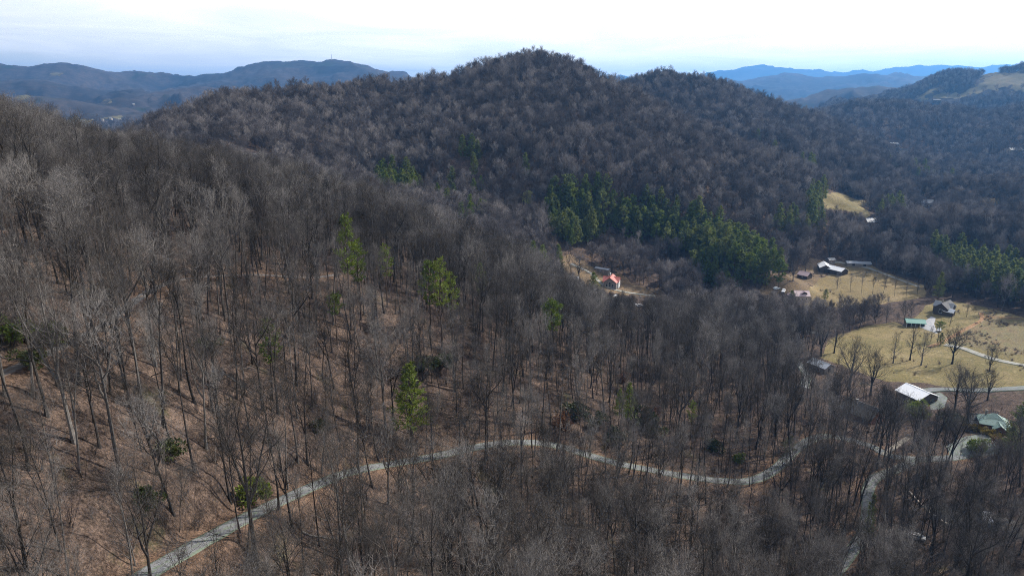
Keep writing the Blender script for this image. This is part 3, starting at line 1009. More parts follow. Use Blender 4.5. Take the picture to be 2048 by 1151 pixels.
M_BARK = mat_bark('bark', (0.018, 0.016, 0.014), (0.045, 0.039, 0.034), (0.16, 0.145, 0.13))
M_TWIG = mat_bark('twigs', (0.036, 0.031, 0.027), (0.092, 0.081, 0.072), (0.235, 0.216, 0.198), 0.4)
M_TWIG2 = mat_bark('reddish_twigs', (0.08, 0.058, 0.054), (0.125, 0.094, 0.088), (0.19, 0.155, 0.142), 0.4)
M_HBARK = mat_bark('hill_bark', (0.030, 0.026, 0.025), (0.060, 0.052, 0.048), (0.11, 0.10, 0.09))
M_HTWIG = mat_bark('hill_twigs', (0.058, 0.048, 0.045), (0.135, 0.115, 0.106), (0.29, 0.262, 0.242), 0.15)  # wide dark-to-pale spread per tree stands in for lit and shaded crowns
M_PBARK = mat_bark('pine_bark', (0.04, 0.03, 0.024), (0.07, 0.05, 0.04), (0.11, 0.085, 0.07))
M_PINE = mat_leaf('pine_needles', (0.100, 0.128, 0.043), (0.155, 0.178, 0.056), 0.5)
M_PINEY = mat_leaf('yellow_sunlit_needles', (0.095, 0.135, 0.022), (0.16, 0.20, 0.034), 0.4)  # yellow-green needle colour; in the spur stand it paints in sunlit highlights
M_LAUREL = mat_leaf('laurel_leaves', (0.035, 0.050, 0.018), (0.075, 0.088, 0.030), 0.2)
M_YELLOW = mat_leaf('yellow_hedge_leaves', (0.20, 0.15, 0.025), (0.30, 0.22, 0.04), 0.3)
M_RUST = mat_leaf('rust_leaves', (0.11, 0.045, 0.025), (0.17, 0.08, 0.04), 0.3)

PROTO = bpy.data.collections.new('tree_models')      # not linked: source meshes only
def pair(name, TK, tm, km):
    T, K = TK
    return T.mesh(name + '_trunk', [tm]), K.mesh(name + '_crown', [km])
def joined(name, TK, tm, km):
    T, K = TK
    J = MB()
    J.v = T.v + K.v
    n = len(T.v)
    J.f = T.f + [tuple(i + n for i in f) for f in K.f]
    J.m = [0] * len(T.f) + [1] * len(K.f)
    o = bpy.data.objects.new(name, J.mesh(name, [tm, km]))
    PROTO.objects.link(o)
    return o

NEAR_SPECS = [ # H, clear, spread, nb, n2, n3, n4, r0, style, forks
 (23, .54, 4.8, 16, 6, 5, 3, .25, 'forest', 1), (25, .60, 4.2, 15, 6, 5, 3, .26, 'forest', 0), (21, .46, 5.0, 16, 6, 5, 3, .23, 'forest', 2),
 (24, .42, 6.0, 17, 6, 5, 3, .31, 'forest', 2), (20, .55, 2.9, 12, 6, 5, 2, .15, 'slim', 0), (22, .60, 2.6, 12, 6, 5, 2, .16, 'slim', 0),
 (17, .42, 3.0, 12, 6, 5, 2, .13, 'slim', 1), (14, .30, 3.6, 13, 6, 5, 3, .11, 'forest', 1),
 (24, .50, 5.2, 15, 6, 5, 2, .27, 'forest', 3), (22, .64, 3.4, 11, 5, 5, 2, .20, 'slim', 1), (19, .38, 5.4, 14, 6, 5, 3, .22, 'spread', 1), (18, .50, 2.4, 9, 5, 4, 2, .12, 'slim', 0)]
near_src, near_pairs = [], []
for i, (H, cl, sp, nb, n2, n3, n4, r0, st, fk) in enumerate(NEAR_SPECS):
    TK = bare_tree(100 + i, H, cl, sp, nb, n2, n3, n4, r0, 0.013, st, fk)
    near_pairs.append(pair('bare%d' % i, TK, M_BARK, M_TWIG))
    near_src.append(joined('bare_source%d' % i, TK, M_BARK, M_TWIG))
SPREAD_SPECS = [(17, .22, 6.5, 18, 7, 6, 2, .46, 'spread', 2), (15, .2, 4.2, 16, 7, 6, 2, .36, 'spread', 0), (20, .25, 7.0, 20, 7, 6, 2, .55, 'spread', 3)]
spread_pairs = [pair('spread%d' % i, bare_tree(300 + i, *s[:8], 0.015, s[8], s[9]), M_BARK, M_TWIG) for i, s in enumerate(SPREAD_SPECS)]
mid_src = []
for i, (H, cl, sp, nb, n2, n3, n4, r0, st, fk) in enumerate([(15, .22, 5.0, 16, 6, 7, 0, .20, 'spread', 2), (17.5, .30, 4.6, 15, 6, 7, 0, .21, 'forest', 1), (14, .2, 5.4, 16, 6, 7, 0, .18, 'spread', 3),
        (19, .40, 3.6, 13, 6, 7, 0, .15, 'forest', 0), (11.5, .2, 4.4, 14, 6, 7, 0, .14, 'spread', 1), (16, .3, 5.6, 16, 6, 6, 0, .2, 'forest', 2)]):
    mid_src.append(joined('mid_source%d' % i, bare_tree(500 + i, H, cl, sp, nb, n2, n3, n4, r0, 0.032, st, fk, 1), M_HBARK, M_HTWIG))
far_src = []
for i, (H, cl, sp, nb, n2, n3, n4, r0, st, fk) in enumerate([(15, .2, 6.2, 12, 5, 4, 0, .14, 'spread', 1), (17, .24, 5.6, 12, 5, 4, 0, .15, 'forest', 1), (14, .18, 6.2, 12, 5, 4, 0, .13, 'spread', 2)]):
    far_src.append(joined('far_source%d' % i, bare_tree(700 + i, H, cl, sp, nb, n2, n3, n4, r0, 0.07, st, fk, 2), M_HBARK, M_HTWIG))
brush_src = [joined('brush_source%d' % i, brush(800 + i, hh, ns), M_BARK, (M_TWIG, M_TWIG2, M_TWIG2, M_TWIG, M_TWIG)[i]) for i, (hh, ns) in enumerate([(3.2, 9), (4.3, 9), (5.4, 8), (8.0, 3), (10.0, 2)])]

pine_pairs = {
 'plant': [pair('plantation_pine%d' % i, pine(900 + i, 19 + i, .22, 3.9, 'cone', 20, 1, 1.0, 0.5), M_PBARK, M_PINE) for i in range(4)],
 'plantY': [pair('yellow_sunlit_pine%d' % i, pine(920 + i, 18 + i, .25, 3.6, 'cone', 20, 1, 1.0, 0.5), M_PBARK, M_PINEY) for i in range(2)],
 'plantR': [pair('broad_pine%d' % i, pine(930 + i, 18 + i, .24, 4.4, 'ragged', 24, 1, 1.0, 0.5), M_PBARK, (M_PINE, M_PINEY, M_PINE)[i]) for i in range(3)],
 'cone': [pair('tall_pine%d' % i, pine(940 + i, 22, .30, 3.6, 'cone', 26, 0, 0.6, 0.2), M_PBARK, M_PINEY) for i in range(2)],
 'ragged': [pair('ragged_pine%d' % i, pine(960 + i, 20, .50, 2.5, 'ragged', 20, 0, 0.55, 0.2), M_PBARK, M_PINEY) for i in range(3)],
 'round': [pair('round_pine%d' % i, pine(980 + i, 20, .62, 3.4, 'round', 30, 0, 0.55, 0.2), M_PBARK, M_PINEY) for i in range(2)],
 'dark': [pair('dark_evergreen%d' % i, pine(990 + i, 17, .12, 3.4, 'cone', 22, 0, 0.6, 0.24), M_PBARK, M_PINE) for i in range(2)],
 'shrub': [pair('laurel%d' % i, shrub(1000 + i, 3.0, 2.4), M_PBARK, M_LAUREL) for i in range(3)],
 'shrubY': [pair('green_bush%d' % i, shrub(1010 + i, 3.4, 2.2), M_PBARK, M_PINEY) for i in range(2)],
 'hedge': [pair('yellow_hedge%d' % i, shrub(1020 + i, 2.2, 1.7), M_PBARK, M_YELLOW) for i in range(2)],
 'rust': [pair('rust_bush%d' % i, shrub(1030 + i, 3.4, 2.2, 500), M_PBARK, M_RUST) for i in range(1)],
}
PH = {'plantR': 18, 'plant': 19, 'plantY': 18, 'cone': 22, 'ragged': 20, 'round': 20, 'dark': 17, 'shrub': 3, 'shrubY': 3.4, 'hedge': 2.2, 'rust': 3.4}

def tree_thing(name, meshes, loc, s, rz, label, cat, group=None, sz=None):
    o = empty(name, loc, rz)
    o.scale = (s, s, sz if sz else s)
    for nm, me in (('trunk', meshes[0]), ('crown', meshes[1])):
        c = bpy.data.objects.new(nm, me)
        C.objects.link(c)
        c.parent = o
    tag(o, label, cat, group)
    return o

def height_to(loc, top_py):
    """tree height at loc whose tip projects to photo row top_py"""
    lo, hi = 1.0, 45.0
    for _ in range(30):
        m = (lo + hi) / 2
        y = to_px(np.array([loc[0], loc[1], loc[2] + m]))[1]
        if y > top_py: lo = m
        else: hi = m
    return lo

taken = []      # (x, y, radius) kept free of forest trees

# ---- evergreens one can pick out
EVG = [ # px, base y, top y, kind, label, width factor
 (822, 905, 728, 'cone', 'tall bright green pine standing alone just above the gravel road', 1.25),
 (1098, 745, 602, 'round', 'round-topped dark green pine on a tall bare trunk in mid slope', 1.0),
 (702, 660, 428, 'ragged', 'tallest thin ragged pine on the slope above the track end', 0.8),
 (722, 640, 478, 'ragged', 'ragged olive pine close beside the tallest thin pine', 1.0),
 (775, 615, 488, 'ragged', 'ragged olive pine right of the tallest thin pine pair', 0.95),
 (862, 690, 520, 'ragged', 'left one of the leaning ragged pines in mid slope', 1.0),
 (884, 700, 515, 'ragged', 'middle one of the leaning ragged pines in mid slope', 1.0),
 (905, 690, 545, 'ragged', 'right one of the leaning ragged pines in mid slope', 0.9),
 (962, 640, 525, 'ragged', 'small ragged pine right of the leaning pine group', 0.85),
 (545, 800, 640, 'ragged', 'bright green ragged pine left of centre on the open slope', 1.0),
 (675, 690, 588, 'round', 'small round yellow-green pine crown left of the leaning pines', 0.8),
 (1256, 862, 765, 'cone', 'slender green evergreen in the brush right of the dark cove', 0.75),
 (1237, 850, 778, 'cone', 'shorter green evergreen beside the slender one near the dark cove', 0.7),
 (1380, 880, 800, 'ragged', 'thin pale green pine between bare trunks above the road bend', 0.8),
 (1065, 570, 482, 'cone', 'bright green pine on the spur crest left of the red-roofed house', 1.2),
 (1085, 575, 490, 'cone', 'second bright green pine on the spur crest near the red-roofed house', 1.2),
 (1118, 565, 488, 'dark', 'dark green pine on the spur crest nearest the red-roofed house', 0.9),
 (1186, 606, 545, 'cone', 'bushy green pine in front of the red-roofed house at its left', 1.3),
 (976, 560, 478, 'ragged', 'thin pine on the spur crest left of the bright pair', 0.9),
 (1018, 570, 488, 'ragged', 'thin olive pine on the spur crest just left of the bright pair', 0.9),
 (2040, 880, 795, 'dark', 'dark evergreen at the right edge behind the green-roofed house', 1.5),
 (2020, 905, 850, 'dark', 'dark evergreen right of the green-roofed house at the frame edge', 1.2),
 (1875, 682, 643, 'round', 'lone bare-stemmed pine in the pasture beside the concrete drive', 1.0),
 (1880, 690, 664, 'dark', 'small dark conifer in the pasture next to the lone pine', 0.8),
 (1576, 905, 872, 'dark', 'dark evergreen in the brush right of the middle road bend', 1.0),
 (1735, 1085, 985, 'dark', 'narrow evergreen beside the driveway at bottom right', 0.5),
 (1650, 600, 578, 'dark', 'dark spruce beside the pink-roofed farm house', 0.9),
 (1582, 607, 580, 'dark', 'dark round evergreen left of the pink-roofed farm house', 1.0),
]
for i, (px, by, ty, kd, lab, wf) in enumerate(EVG):
    g = ground_at(px, by)
    H = height_to(g, ty)
    ms = pine_pairs[kd][i % len(pine_pairs[kd])]
    sz = H / PH[kd]
    tree_thing('evergreen_tree', ms, g, 0.5 * (sz + 1) * wf, random.uniform(0, 6.28), lab, 'evergreen tree', None, sz)
    taken.append((g[0], g[1], 2.2))

SHR = [
 (22, 690, 4.5, 'shrubY', 'yellow-green bush at the left edge beside the forest track'), (95, 690, 4.2, 'shrubY', 'yellow-green bush right of the left-edge bush by the track'),
 (60, 735, 3.0, 'shrub', 'olive laurel bush below the two yellow-green bushes at left'), (500, 1000, 4.6, 'shrubY', 'green bush beside the gravel road at bottom left'),
 (1280, 850, 5.0, 'shrub', 'pale green laurel thicket below the two small evergreens'), (1310, 870, 4.0, 'shrub', 'laurel bush at the right end of the thicket by the cove'),
 (1235, 885, 4.2, 'shrub', 'laurel bush above the road right of the dark cove'), (850, 745, 4.4, 'shrub', 'dark laurel bush behind the tall lone pine'),
 (880, 735, 4.0, 'shrub', 'dark laurel bush at the upper left of the cove'), (1130, 860, 5.0, 'rust', 'rust-brown leafy sapling deep in the dark cove'),
 (1250, 765, 3.6, 'rust', 'rust-red sapling between bare trunks above the evergreens'), (1305, 830, 3.4, 'rust', 'reddish brush by the laurel thicket'),
 (1150, 830, 4.4, 'shrub', 'dark laurel in the shade of the cove'), (1190, 850, 3.8, 'shrub', 'dark laurel at the right rim of the cove'),
 (1828, 832, 6.5, 'shrubY', 'big olive-green bush in front of the bright white barn roof'), (1958, 905, 5.0, 'shrubY', 'green bush on the near side of the turnaround'),
 (1900, 850, 4.4, 'shrub', 'dark green bush left of the green-roofed house'), (2000, 900, 4.5, 'rust', 'reddish bush right of the yellow hedge'),
 (340, 910, 3.0, 'shrub', 'small olive laurel on the open leafy slope at left'), (1210, 690, 3.6, 'shrub', 'laurel clump among trunks on the middle slope'),
 (1180, 655, 3.0, 'shrubY', 'light green bush among trunks below the spur crest'), (1430, 900, 3.6, 'shrub', 'laurel bush above the road left of the bend'),
 (420, 700, 2.6, 'shrub', 'low olive laurel on the slope left of centre'), (300, 1010, 2.6, 'shrub', 'low laurel beside bare saplings above the road at bottom left'),
 (640, 860, 2.6, 'shrub', 'low laurel on the slope above the road at left'), (1480, 925, 3.0, 'shrubY', 'green bush close above the road bend'),
]
for i, (px, by, H, kd, lab) in enumerate(SHR):
    g = ground_at(px, by)
    sz = H / PH[kd]
    tree_thing('evergreen_shrub' if kd != 'rust' else 'rust_leaved_sapling', pine_pairs[kd][i % len(pine_pairs[kd])], g, sz, random.uniform(0, 6.28), lab, 'shrub')
    taken.append((g[0], g[1], 2.0))
for i, (px, by) in enumerate([(1938, 858), (1949, 860), (1960, 862), (1972, 868), (1985, 873), (1995, 880)]):
    g = ground_at(px, by)
    tree_thing('yellow_hedge', pine_pairs['hedge'][i % 2], g, 1.0, random.uniform(0, 6.28),
               'yellow clipped hedge bush, %s in the row before the green-roofed house' % ('first', 'second', 'third', 'fourth', 'fifth', 'last')[i] + ' from the left', 'shrub', 'yellow hedge bushes in a row')

# ---- pine groups: each tree its own object
def spur_label(px, py, kd, s):
    tone = 'yellow-green' if kd == 'plantY' else 'dark green'
    size = 'tall' if s > 0.95 else ('small' if s < 0.84 else 'middling')
    crest = np.interp(px, [1098, 1200, 1300, 1400, 1500, 1562], [396, 402, 426, 470, 520, 562])
    row = 'along the crest' if py < crest + 24 else 'on the near face'
    part = 'upper left' if px < 1230 else ('middle' if px < 1400 else 'lower right end')
    return '%s %s pine %s of the spur stand, %s' % (size, tone, row, part)
pine_count = 0
def pine_stand(pix, spacing, kinds, label, group, jitter=0.4, hs=(0.8, 1.1), seed=1, keepout=None, prob=1.0, dmin=200):
    global pine_count
    poly = px_poly(pix, dmin)
    if spacing < 8.2: POLYS['stand%d' % seed] = poly
    rr = np.random.default_rng(seed)
    lo, hi = poly.min(0), poly.max(0)
    xs, ys = np.arange(lo[0], hi[0], spacing), np.arange(lo[1], hi[1], spacing)
    X, Y = np.meshgrid(xs, ys)
    X = X + rr.uniform(-jitter, jitter, X.shape) * spacing; Y = Y + rr.uniform(-jitter, jitter, X.shape) * spacing
    m = inside(poly, X, Y) & (rr.random(X.shape) < prob)
    for x, y in zip(X[m], Y[m]):
        kd = kinds[int(rr.integers(len(kinds)))]
        ms = pine_pairs[kd][int(rr.integers(len(pine_pairs[kd])))]
        s = rr.uniform(*hs)
        lb = label
        if callable(label):
            q = to_px(np.array([x, y, float(hgt(x, y)[0])]))
            lb = label(float(q[0]), float(q[1]), kd, s)
        tree_thing('pine_tree', ms, (x, y, float(hgt(x, y)[0])), s, rr.uniform(0, 6.28), lb, 'pine tree', group)
        taken.append((x, y, 4.2))
        pine_count += 1
pine_stand([(1085,402),(1110,392),(1150,394),(1200,398),(1300,420),(1400,464),(1500,514),(1570,562),(1556,590),(1470,594),(1405,585),(1375,552),(1382,520),(1300,500),(1215,480),(1140,500),(1095,480)], 5.7,
           ['plant', 'plantR', 'plantR', 'plantY'], spur_label, 'pines planted on the spur', seed=2, hs=(.7, 1.25))
pine_stand([(1862,532),(1930,522),(2000,548),(2070,578),(2070,628),(1980,604),(1900,578)], 7.0, ['plant'], 'tall pine in the dark stand behind the right-hand pasture', 'pines behind the right-hand pasture', seed=3, hs=(.95, 1.2))
pine_stand([(1548,478),(1572,452),(1604,405),(1650,402),(1656,472),(1604,505),(1556,512)], 10.5, ['plant', 'dark'], 'dark conifer in the valley wood beyond the pine spur', 'conifers in the valley beyond the spur', seed=4, hs=(.9, 1.25))
pine_stand([(755,385),(790,362),(845,372),(850,402),(800,414),(760,405)], 6.6, ['plant', 'plantY'], 'pine in the clump behind the near spur, left of the scattered pines', 'pine clump behind the near spur', seed=5, hs=(.95, 1.25), dmin=372)
pine_stand([(855,372),(930,352),(985,385),(975,455),(925,470),(880,430)], 10.5, ['plant', 'plantY', 'plantY'], 'scattered pine on the lower slope between the pine clump and the spur', 'scattered pines below the wooded hill', seed=6, hs=(.8, 1.15), prob=.8, dmin=372)
pine_stand([(885,335),(925,318),(972,325),(965,348),(900,348)], 6.8, ['plant', 'dark'], 'dark pine in the small clump under the wooded hill', 'small pine clump under the wooded hill', seed=7, hs=(.95, 1.25), dmin=400)
pine_stand([(632,398),(690,388),(712,408),(660,420)], 11, ['plantY'], 'yellow-green pine on the near spur crest left of centre', 'pines on the near spur crest', seed=8, hs=(.7, .95))
pine_stand([(1505,285),(1530,290),(1600,330),(1640,345),(1630,358),(1570,330),(1510,305)], 15, ['plant'], 'dark pine in the thin line on the right flank of the second summit', 'pines on the second summit flank', seed=9, hs=(.8, 1.05), dmin=600)
pine_stand([(1760,330),(1850,350),(1935,362),(1935,378),(1850,380),(1760,350)], 17, ['plant', 'dark'], 'dark conifer near the hillside houses on the right', 'conifers by the hillside houses', seed=10, hs=(.9, 1.2), dmin=600, prob=.8)
pine_stand([(1035,365),(1060,350),(1090,360),(1068,392),(1040,385)], 9, ['plant'], 'dark pine beside the tiny green glade', 'pines by the green glade', seed=11, hs=(.8, 1.05), dmin=380)
pine_stand([(1748,428),(1790,415),(1800,440),(1760,450)], 9, ['dark', 'plant'], 'dark conifer at the end of the small hill meadow', 'conifers by the hill meadow', seed=12, hs=(.8, 1.1), dmin=500)
pine_stand([(1868,600),(1885,590),(1890,602),(1876,610)], 9, ['dark'], 'tall conifer standing behind the dark farmhouse', 'conifers behind the dark farmhouse', seed=13, hs=(.9, 1.1))
print('pines', pine_count)

# ---- bare trees standing in the open fields
OPEN = [
 (1786, 727, 672, 1, 'slim bare tree in the pasture, leftmost of the line of three'), (1820, 720, 656, 1, 'slim bare tree in the pasture, middle of the line of three'),
 (1841, 731, 670, 1, 'slim bare tree in the pasture, right one of the line of three'), (1904, 728, 660, 2, 'broad many-stemmed bare tree in the middle of the pasture'),
 (1979, 743, 696, 0, 'rounded bare tree beside the pale lane at the right'), (1899, 652, 628, 1, 'small bare tree on the lawn below the dark farmhouse'),
 (1933, 634, 612, 1, 'small bare tree on the lawn right of the dark farmhouse'), (1674, 578, 548, 1, 'lone bare tree in the dry field below the white barn'),
 (1586, 562, 522, 0, 'spreading bare tree in the yard left of the small pink shed roof'), (1610, 543, 505, 1, 'tall bare tree behind the small pink shed roof'),
 (1698, 778, 688, 2, 'big spreading bare tree between the grey shed and the white roof'), (1741, 790, 712, 0, 'bare tree with several limbs right of the big spreading one'),
 (1642, 712, 640, 0, 'bare tree close behind the grey shed'), (1604, 706, 640, 1, 'bare tree left behind the grey shed'), (1668, 706, 650, 0, 'leaning bare tree at the left edge of the pasture'),
 (1907, 830, 745, 0, 'bare tree right of the bright white barn roof'), (1933, 846, 750, 2, 'spreading bare tree left of the green-roofed house'), (1975, 800, 745, 0, 'bare tree standing behind the green-roofed house'),
 (1862, 682, 655, 1, 'small bare tree beside the lone pasture pine'), (1158, 560, 512, 0, 'round bare tree in the yard left of the red-roofed house'),
 (1700, 585, 548, -1, 'bare tree in the dry field row, first from the left'), (1722, 588, 545, -1, 'bare tree in the dry field row, second from the left'), (1744, 590, 548, -1, 'bare tree in the dry field row, third from the left'),
 (1765, 592, 550, -1, 'bare tree in the dry field row, fourth from the left'), (1788, 594, 555, -1, 'bare tree in the dry field row, fifth from the left'), (1812, 596, 560, -1, 'bare tree in the dry field row, sixth from the left'),
 (1834, 598, 562, -1, 'bare tree in the dry field row, last on the right'),
]
for i, (px, by, ty, v, lab) in enumerate(OPEN):
    g = ground_at(px, by)
    H = height_to(g, ty)
    s = H / (SPREAD_SPECS[v][0] if v >= 0 else NEAR_SPECS[6][0])
    tree_thing('bare_tree', spread_pairs[v] if v >= 0 else near_pairs[6], g, s, random.uniform(0, 6.28), lab, 'bare tree')
    taken.append((g[0], g[1], 3.0))

# ------------------------------------------------------------------ buildings keep-out is collected before the forest is sown
BUILDINGS_XY = []

def sow(spacing, dmin, dmax, seed, azmax=46.0, tall=20.0, jitter=0.48):
    rr = np.random.default_rng(seed)
    xm = dmax * math.sin(R(azmax))
    xs, ys = np.arange(-xm, xm, spacing), np.arange(dmin * 0.6, dmax, spacing)
    X, Y = np.meshgrid(xs, ys)
    X = (X + rr.uniform(-jitter, jitter, X.shape) * spacing).ravel(); Y = (Y + rr.uniform(-jitter, jitter, Y.shape) * spacing).ravel()
    r = np.hypot(X, Y); a = np.degrees(np.arctan2(X, Y))
    m = (r > dmin) & (r < dmax) & (np.abs(a) < azmax)
    X, Y, r = X[m], Y[m], r[m]
    Z = hgt(X, Y)
    # drop what the ground itself hides from every nearby viewpoint
    ang = (GH - CAMZ) / RG
    cum = np.maximum.accumulate(ang, 0)
    i = np.clip(np.searchsorted(AZ, np.arctan2(X, Y)) - 1, 0, len(AZ) - 2); j = np.clip(np.searchsorted(RR, r) - 2, 0, len(RR) - 2)
    vis = (Z + tall + 6 - CAMZ) / r > cum[j, i]
    px, py, f = to_px(np.stack([X, Y, Z + tall], 1))
    low = py < 1151 + 150
    m = vis & low
    return X[m], Y[m], Z[m], r[m], rr

def clear_of(X, Y, margin=2.5):
    ok = np.ones(X.shape, bool)
    for line, half, _ in road_lines:
        l = line[::2]
        for s in range(0, len(X), 20000):
            d2 = ((X[s:s + 20000, None] - l[None, :, 0]) ** 2 + (Y[s:s + 20000, None] - l[None, :, 1]) ** 2).min(1)
            ok[s:s + 20000] &= d2 > (half + 0.5) ** 2
    for key, p in POLYS.items():
        if isinstance(p, tuple):
            l, half = p[1], p[2]
            lo, hi = l.min(0) - 6, l.max(0) + 6
            s = np.nonzero((X > lo[0]) & (X < hi[0]) & (Y > lo[1]) & (Y < hi[1]))[0]
            if len(s):
                d2 = ((X[s, None] - l[None, :, 0]) ** 2 + (Y[s, None] - l[None, :, 1]) ** 2).min(1)
                ok[s] &= d2 > (half + 1.2) ** 2
        else:
            lo, hi = p.min(0) - 4, p.max(0) + 4
            s = np.nonzero((X > lo[0]) & (X < hi[0]) & (Y > lo[1]) & (Y < hi[1]))[0]
            if len(s):
                ok[s] &= ~inside(p, X[s], Y[s])
    T = np.array([t for t in taken] + BUILDINGS_XY)
    for s in range(0, len(X), 20000):
        d2 = (X[s:s + 20000, None] - T[None, :, 0]) ** 2 + (Y[s:s + 20000, None] - T[None, :, 1]) ** 2
        ok[s:s + 20000] &= (d2 > T[None, :, 2] ** 2).all(1)
    return ok

def instancer(name, X, Y, Z, idx, scl, rot, sources, label, cat):
    """one object: many far or uncountable trees, instanced on points"""
    n = len(X)
    me = bpy.data.meshes.new(name)
    me.vertices.add(n)
    me.vertices.foreach_set('co', np.stack([X, Y, Z], 1).astype(np.float32).ravel())
    a = me.attributes.new('pick', 'INT', 'POINT'); a.data.foreach_set('value', idx.astype(np.int32))
    a = me.attributes.new('grow', 'FLOAT_VECTOR', 'POINT'); a.data.foreach_set('vector', scl.astype(np.float32).ravel())
    a = me.attributes.new('turn', 'FLOAT_VECTOR', 'POINT'); a.data.foreach_set('vector', rot.astype(np.float32).ravel())
    o = bpy.data.objects.new(name, me); C.objects.link(o)
    col = bpy.data.collections.new(name + '_models')
    for s in sources: col.objects.link(s)
    ng = bpy.data.node_groups.new(name + '_sow', 'GeometryNodeTree')
    ng.interface.new_socket('Geometry', in_out='INPUT', socket_type='NodeSocketGeometry')
    ng.interface.new_socket('Geometry', in_out='OUTPUT', socket_type='NodeSocketGeometry')
    N = ng.nodes.new
    gi, go = N('NodeGroupInput'), N('NodeGroupOutput')
    ci = N('GeometryNodeCollectionInfo'); ci.inputs['Collection'].default_value = col
    ci.inputs['Separate Children'].default_value = True; ci.inputs['Reset Children'].default_value = True
    ip = N('GeometryNodeInstanceOnPoints'); ip.inputs['Pick Instance'].default_value = True
    def na(nm, t):
        k = N('GeometryNodeInputNamedAttribute'); k.data_type = t; k.inputs['Name'].default_value = nm
        return k.outputs[0]
    L = ng.links.new
    L(gi.outputs[0], ip.inputs['Points']); L(ci.outputs[0], ip.inputs['Instance'])
    L(na('pick', 'INT'), ip.inputs['Instance Index']); L(na('turn', 'FLOAT_VECTOR'), ip.inputs['Rotation']); L(na('grow', 'FLOAT_VECTOR'), ip.inputs['Scale'])
    L(ip.outputs[0], go.inputs[0])
    md = o.modifiers.new('sow', 'NODES'); md.node_group = ng
    tag(o, label, cat, None, 'stuff')
    print(name, n)
    return o

def grow_arrays(n, rr, lo, hi, lean=0.05):
    s = rr.uniform(lo, hi, n)
    scl = np.stack([s * rr.uniform(.85, 1.15, n), s * rr.uniform(.85, 1.15, n), s], 1)
    rot = np.stack([rr.normal(0, lean, n), rr.normal(0, lean, n), rr.uniform(0, 6.283, n)], 1)
    return scl, rot

# how high the near canopy reaches along the picture: valley woods and orchards are younger and lower
CAP_X = [-200, 0, 200, 400, 640, 830, 950, 1050, 1110, 1170, 1250, 1330, 1400, 1500, 1560, 1620, 1650, 1690, 1740, 1790, 1815, 1870, 1890, 1920, 1950, 2005, 2030, 2300]
CAP_Y = [130, 196, 264, 304, 340, 396, 438, 485, 522, 578, 594, 602, 594, 592, 602, 640, 690, 738, 768, 795, 815, 815, 830, 862, 888, 890, 850, 820]
CAP2_X = [-200, 1050, 1110, 1170, 1250, 1330, 1400, 1500, 1560, 1620, 1700, 1840, 1860, 2048, 2300]
CAP2_Y = [0, 420, 522, 578, 594, 602, 594, 588, 590, 604, 600, 604, 596, 560, 540]
def cap_scale(X, Y, Z, H, D, rr, dmax, far=False):
    """shrink factor that keeps a stand under its canopy line"""
    sx, sy, f = to_px(np.stack([X, Y, Z], 1))
    cap = np.interp(sx, CAP2_X if far else CAP_X, CAP2_Y if far else CAP_Y) + rr.normal(0, 9, len(X))
    room = np.maximum(sy - cap, 1.0)                   # photo rows between foot and canopy line
    tall = sy - to_px(np.stack([X, Y, Z + H], 1))[1]
    k = np.clip(room / np.maximum(tall, 1), 0, 1)
    k = np.where(D > dmax, 1.0, k)
    return k

# open sight lines: where the photo looks over the trees at a clearing or a roof, the stand in front is low or thin
VIEWS = [(np.array([(x0, y0), (x1, y0), (x1, y1), (x0, y1)], float), d, p) for x0, y0, x1, y1, d, p in [
    (1204, 545, 1244, 582, 425, 1.0), (1622, 515, 1700, 548, 500, 1.0), (1596, 540, 1624, 560, 500, 1.0), (1588, 576, 1616, 602, 450, .9), (1622, 714, 1666, 742, 320, .7),
    (1794, 762, 1870, 806, 300, .9), (1945, 815, 2012, 872, 282, .95), (1900, 868, 2000, 908, 255, .55), (1804, 630, 1852, 660, 415, 1.0), (1190, 530, 1222, 548, 440, .9),
    (1700, 815, 1745, 842, 280, .7), (1778, 284, 1815, 308, 1000, .9), (1832, 316, 1860, 330, 950, .95), (1730, 440, 1756, 454, 700, .95), (1934, 360, 1962, 374, 880, .9),
    (2015, 298, 2048, 308, 1100, .9), (1860, 196, 1890, 206, 2000, .9), (1590, 712, 1614, 752, 320, .6), (1265, 603, 1290, 616, 405, .9), (1145, 550, 1156, 562, 430, .9), (505, 318, 530, 328, 520, .7),
    (755, 338, 850, 386, 470, .8), (858, 345, 985, 445, 465, .45), (888, 298, 974, 336, 540, .8), (1866, 475, 2060, 570, 485, .85), (1090, 350, 1300, 485, 510, .96), (1300, 385, 1420, 525, 490, .96), (1400, 440, 1565, 575, 462, .96), (775, 725, 852, 845, 148, .9), (1082, 600, 1138, 662, 208, .9), (690, 430, 732, 535, 180, .8), (835, 515, 910, 605, 180, .75), (528, 640, 562, 725, 140, .8), (760, 488, 790, 545, 190, .7), (1500, 440, 1656, 480, 600, .4),
    (300, 1090, 420, 1140, 98, .5), (420, 1030, 540, 1085, 108, .5), (540, 965, 650, 1020, 118, .55), (640, 930, 770, 968, 140, .6), (770, 908, 900, 940, 152, .6), (900, 880, 1070, 916, 166, .6), (1180, 908, 1330, 952, 172, .45), (1390, 940, 1550, 976, 186, .5), (1550, 880, 1620, 945, 205, .4),
    (1840, 405, 1866, 416, 780, .9), (1864, 344, 1886, 354, 900, .9)]]
for key, pr in (('meadow', .97), ('dry', .97), ('yard', .9), ('redyard', .8), ('knoll', .9), ('lowmeadow', .8), ('glade', .9), ('topmeadow', .9), ('pasture', .75), ('carpad', .9)):
    q_ = POLYPX[key][0].copy()
    if key in ('dry', 'yard'): q_[:, 1] = np.minimum(q_[:, 1], 590)
    VIEWS.append((q_, POLYPX[key][1] * 0.985, pr))
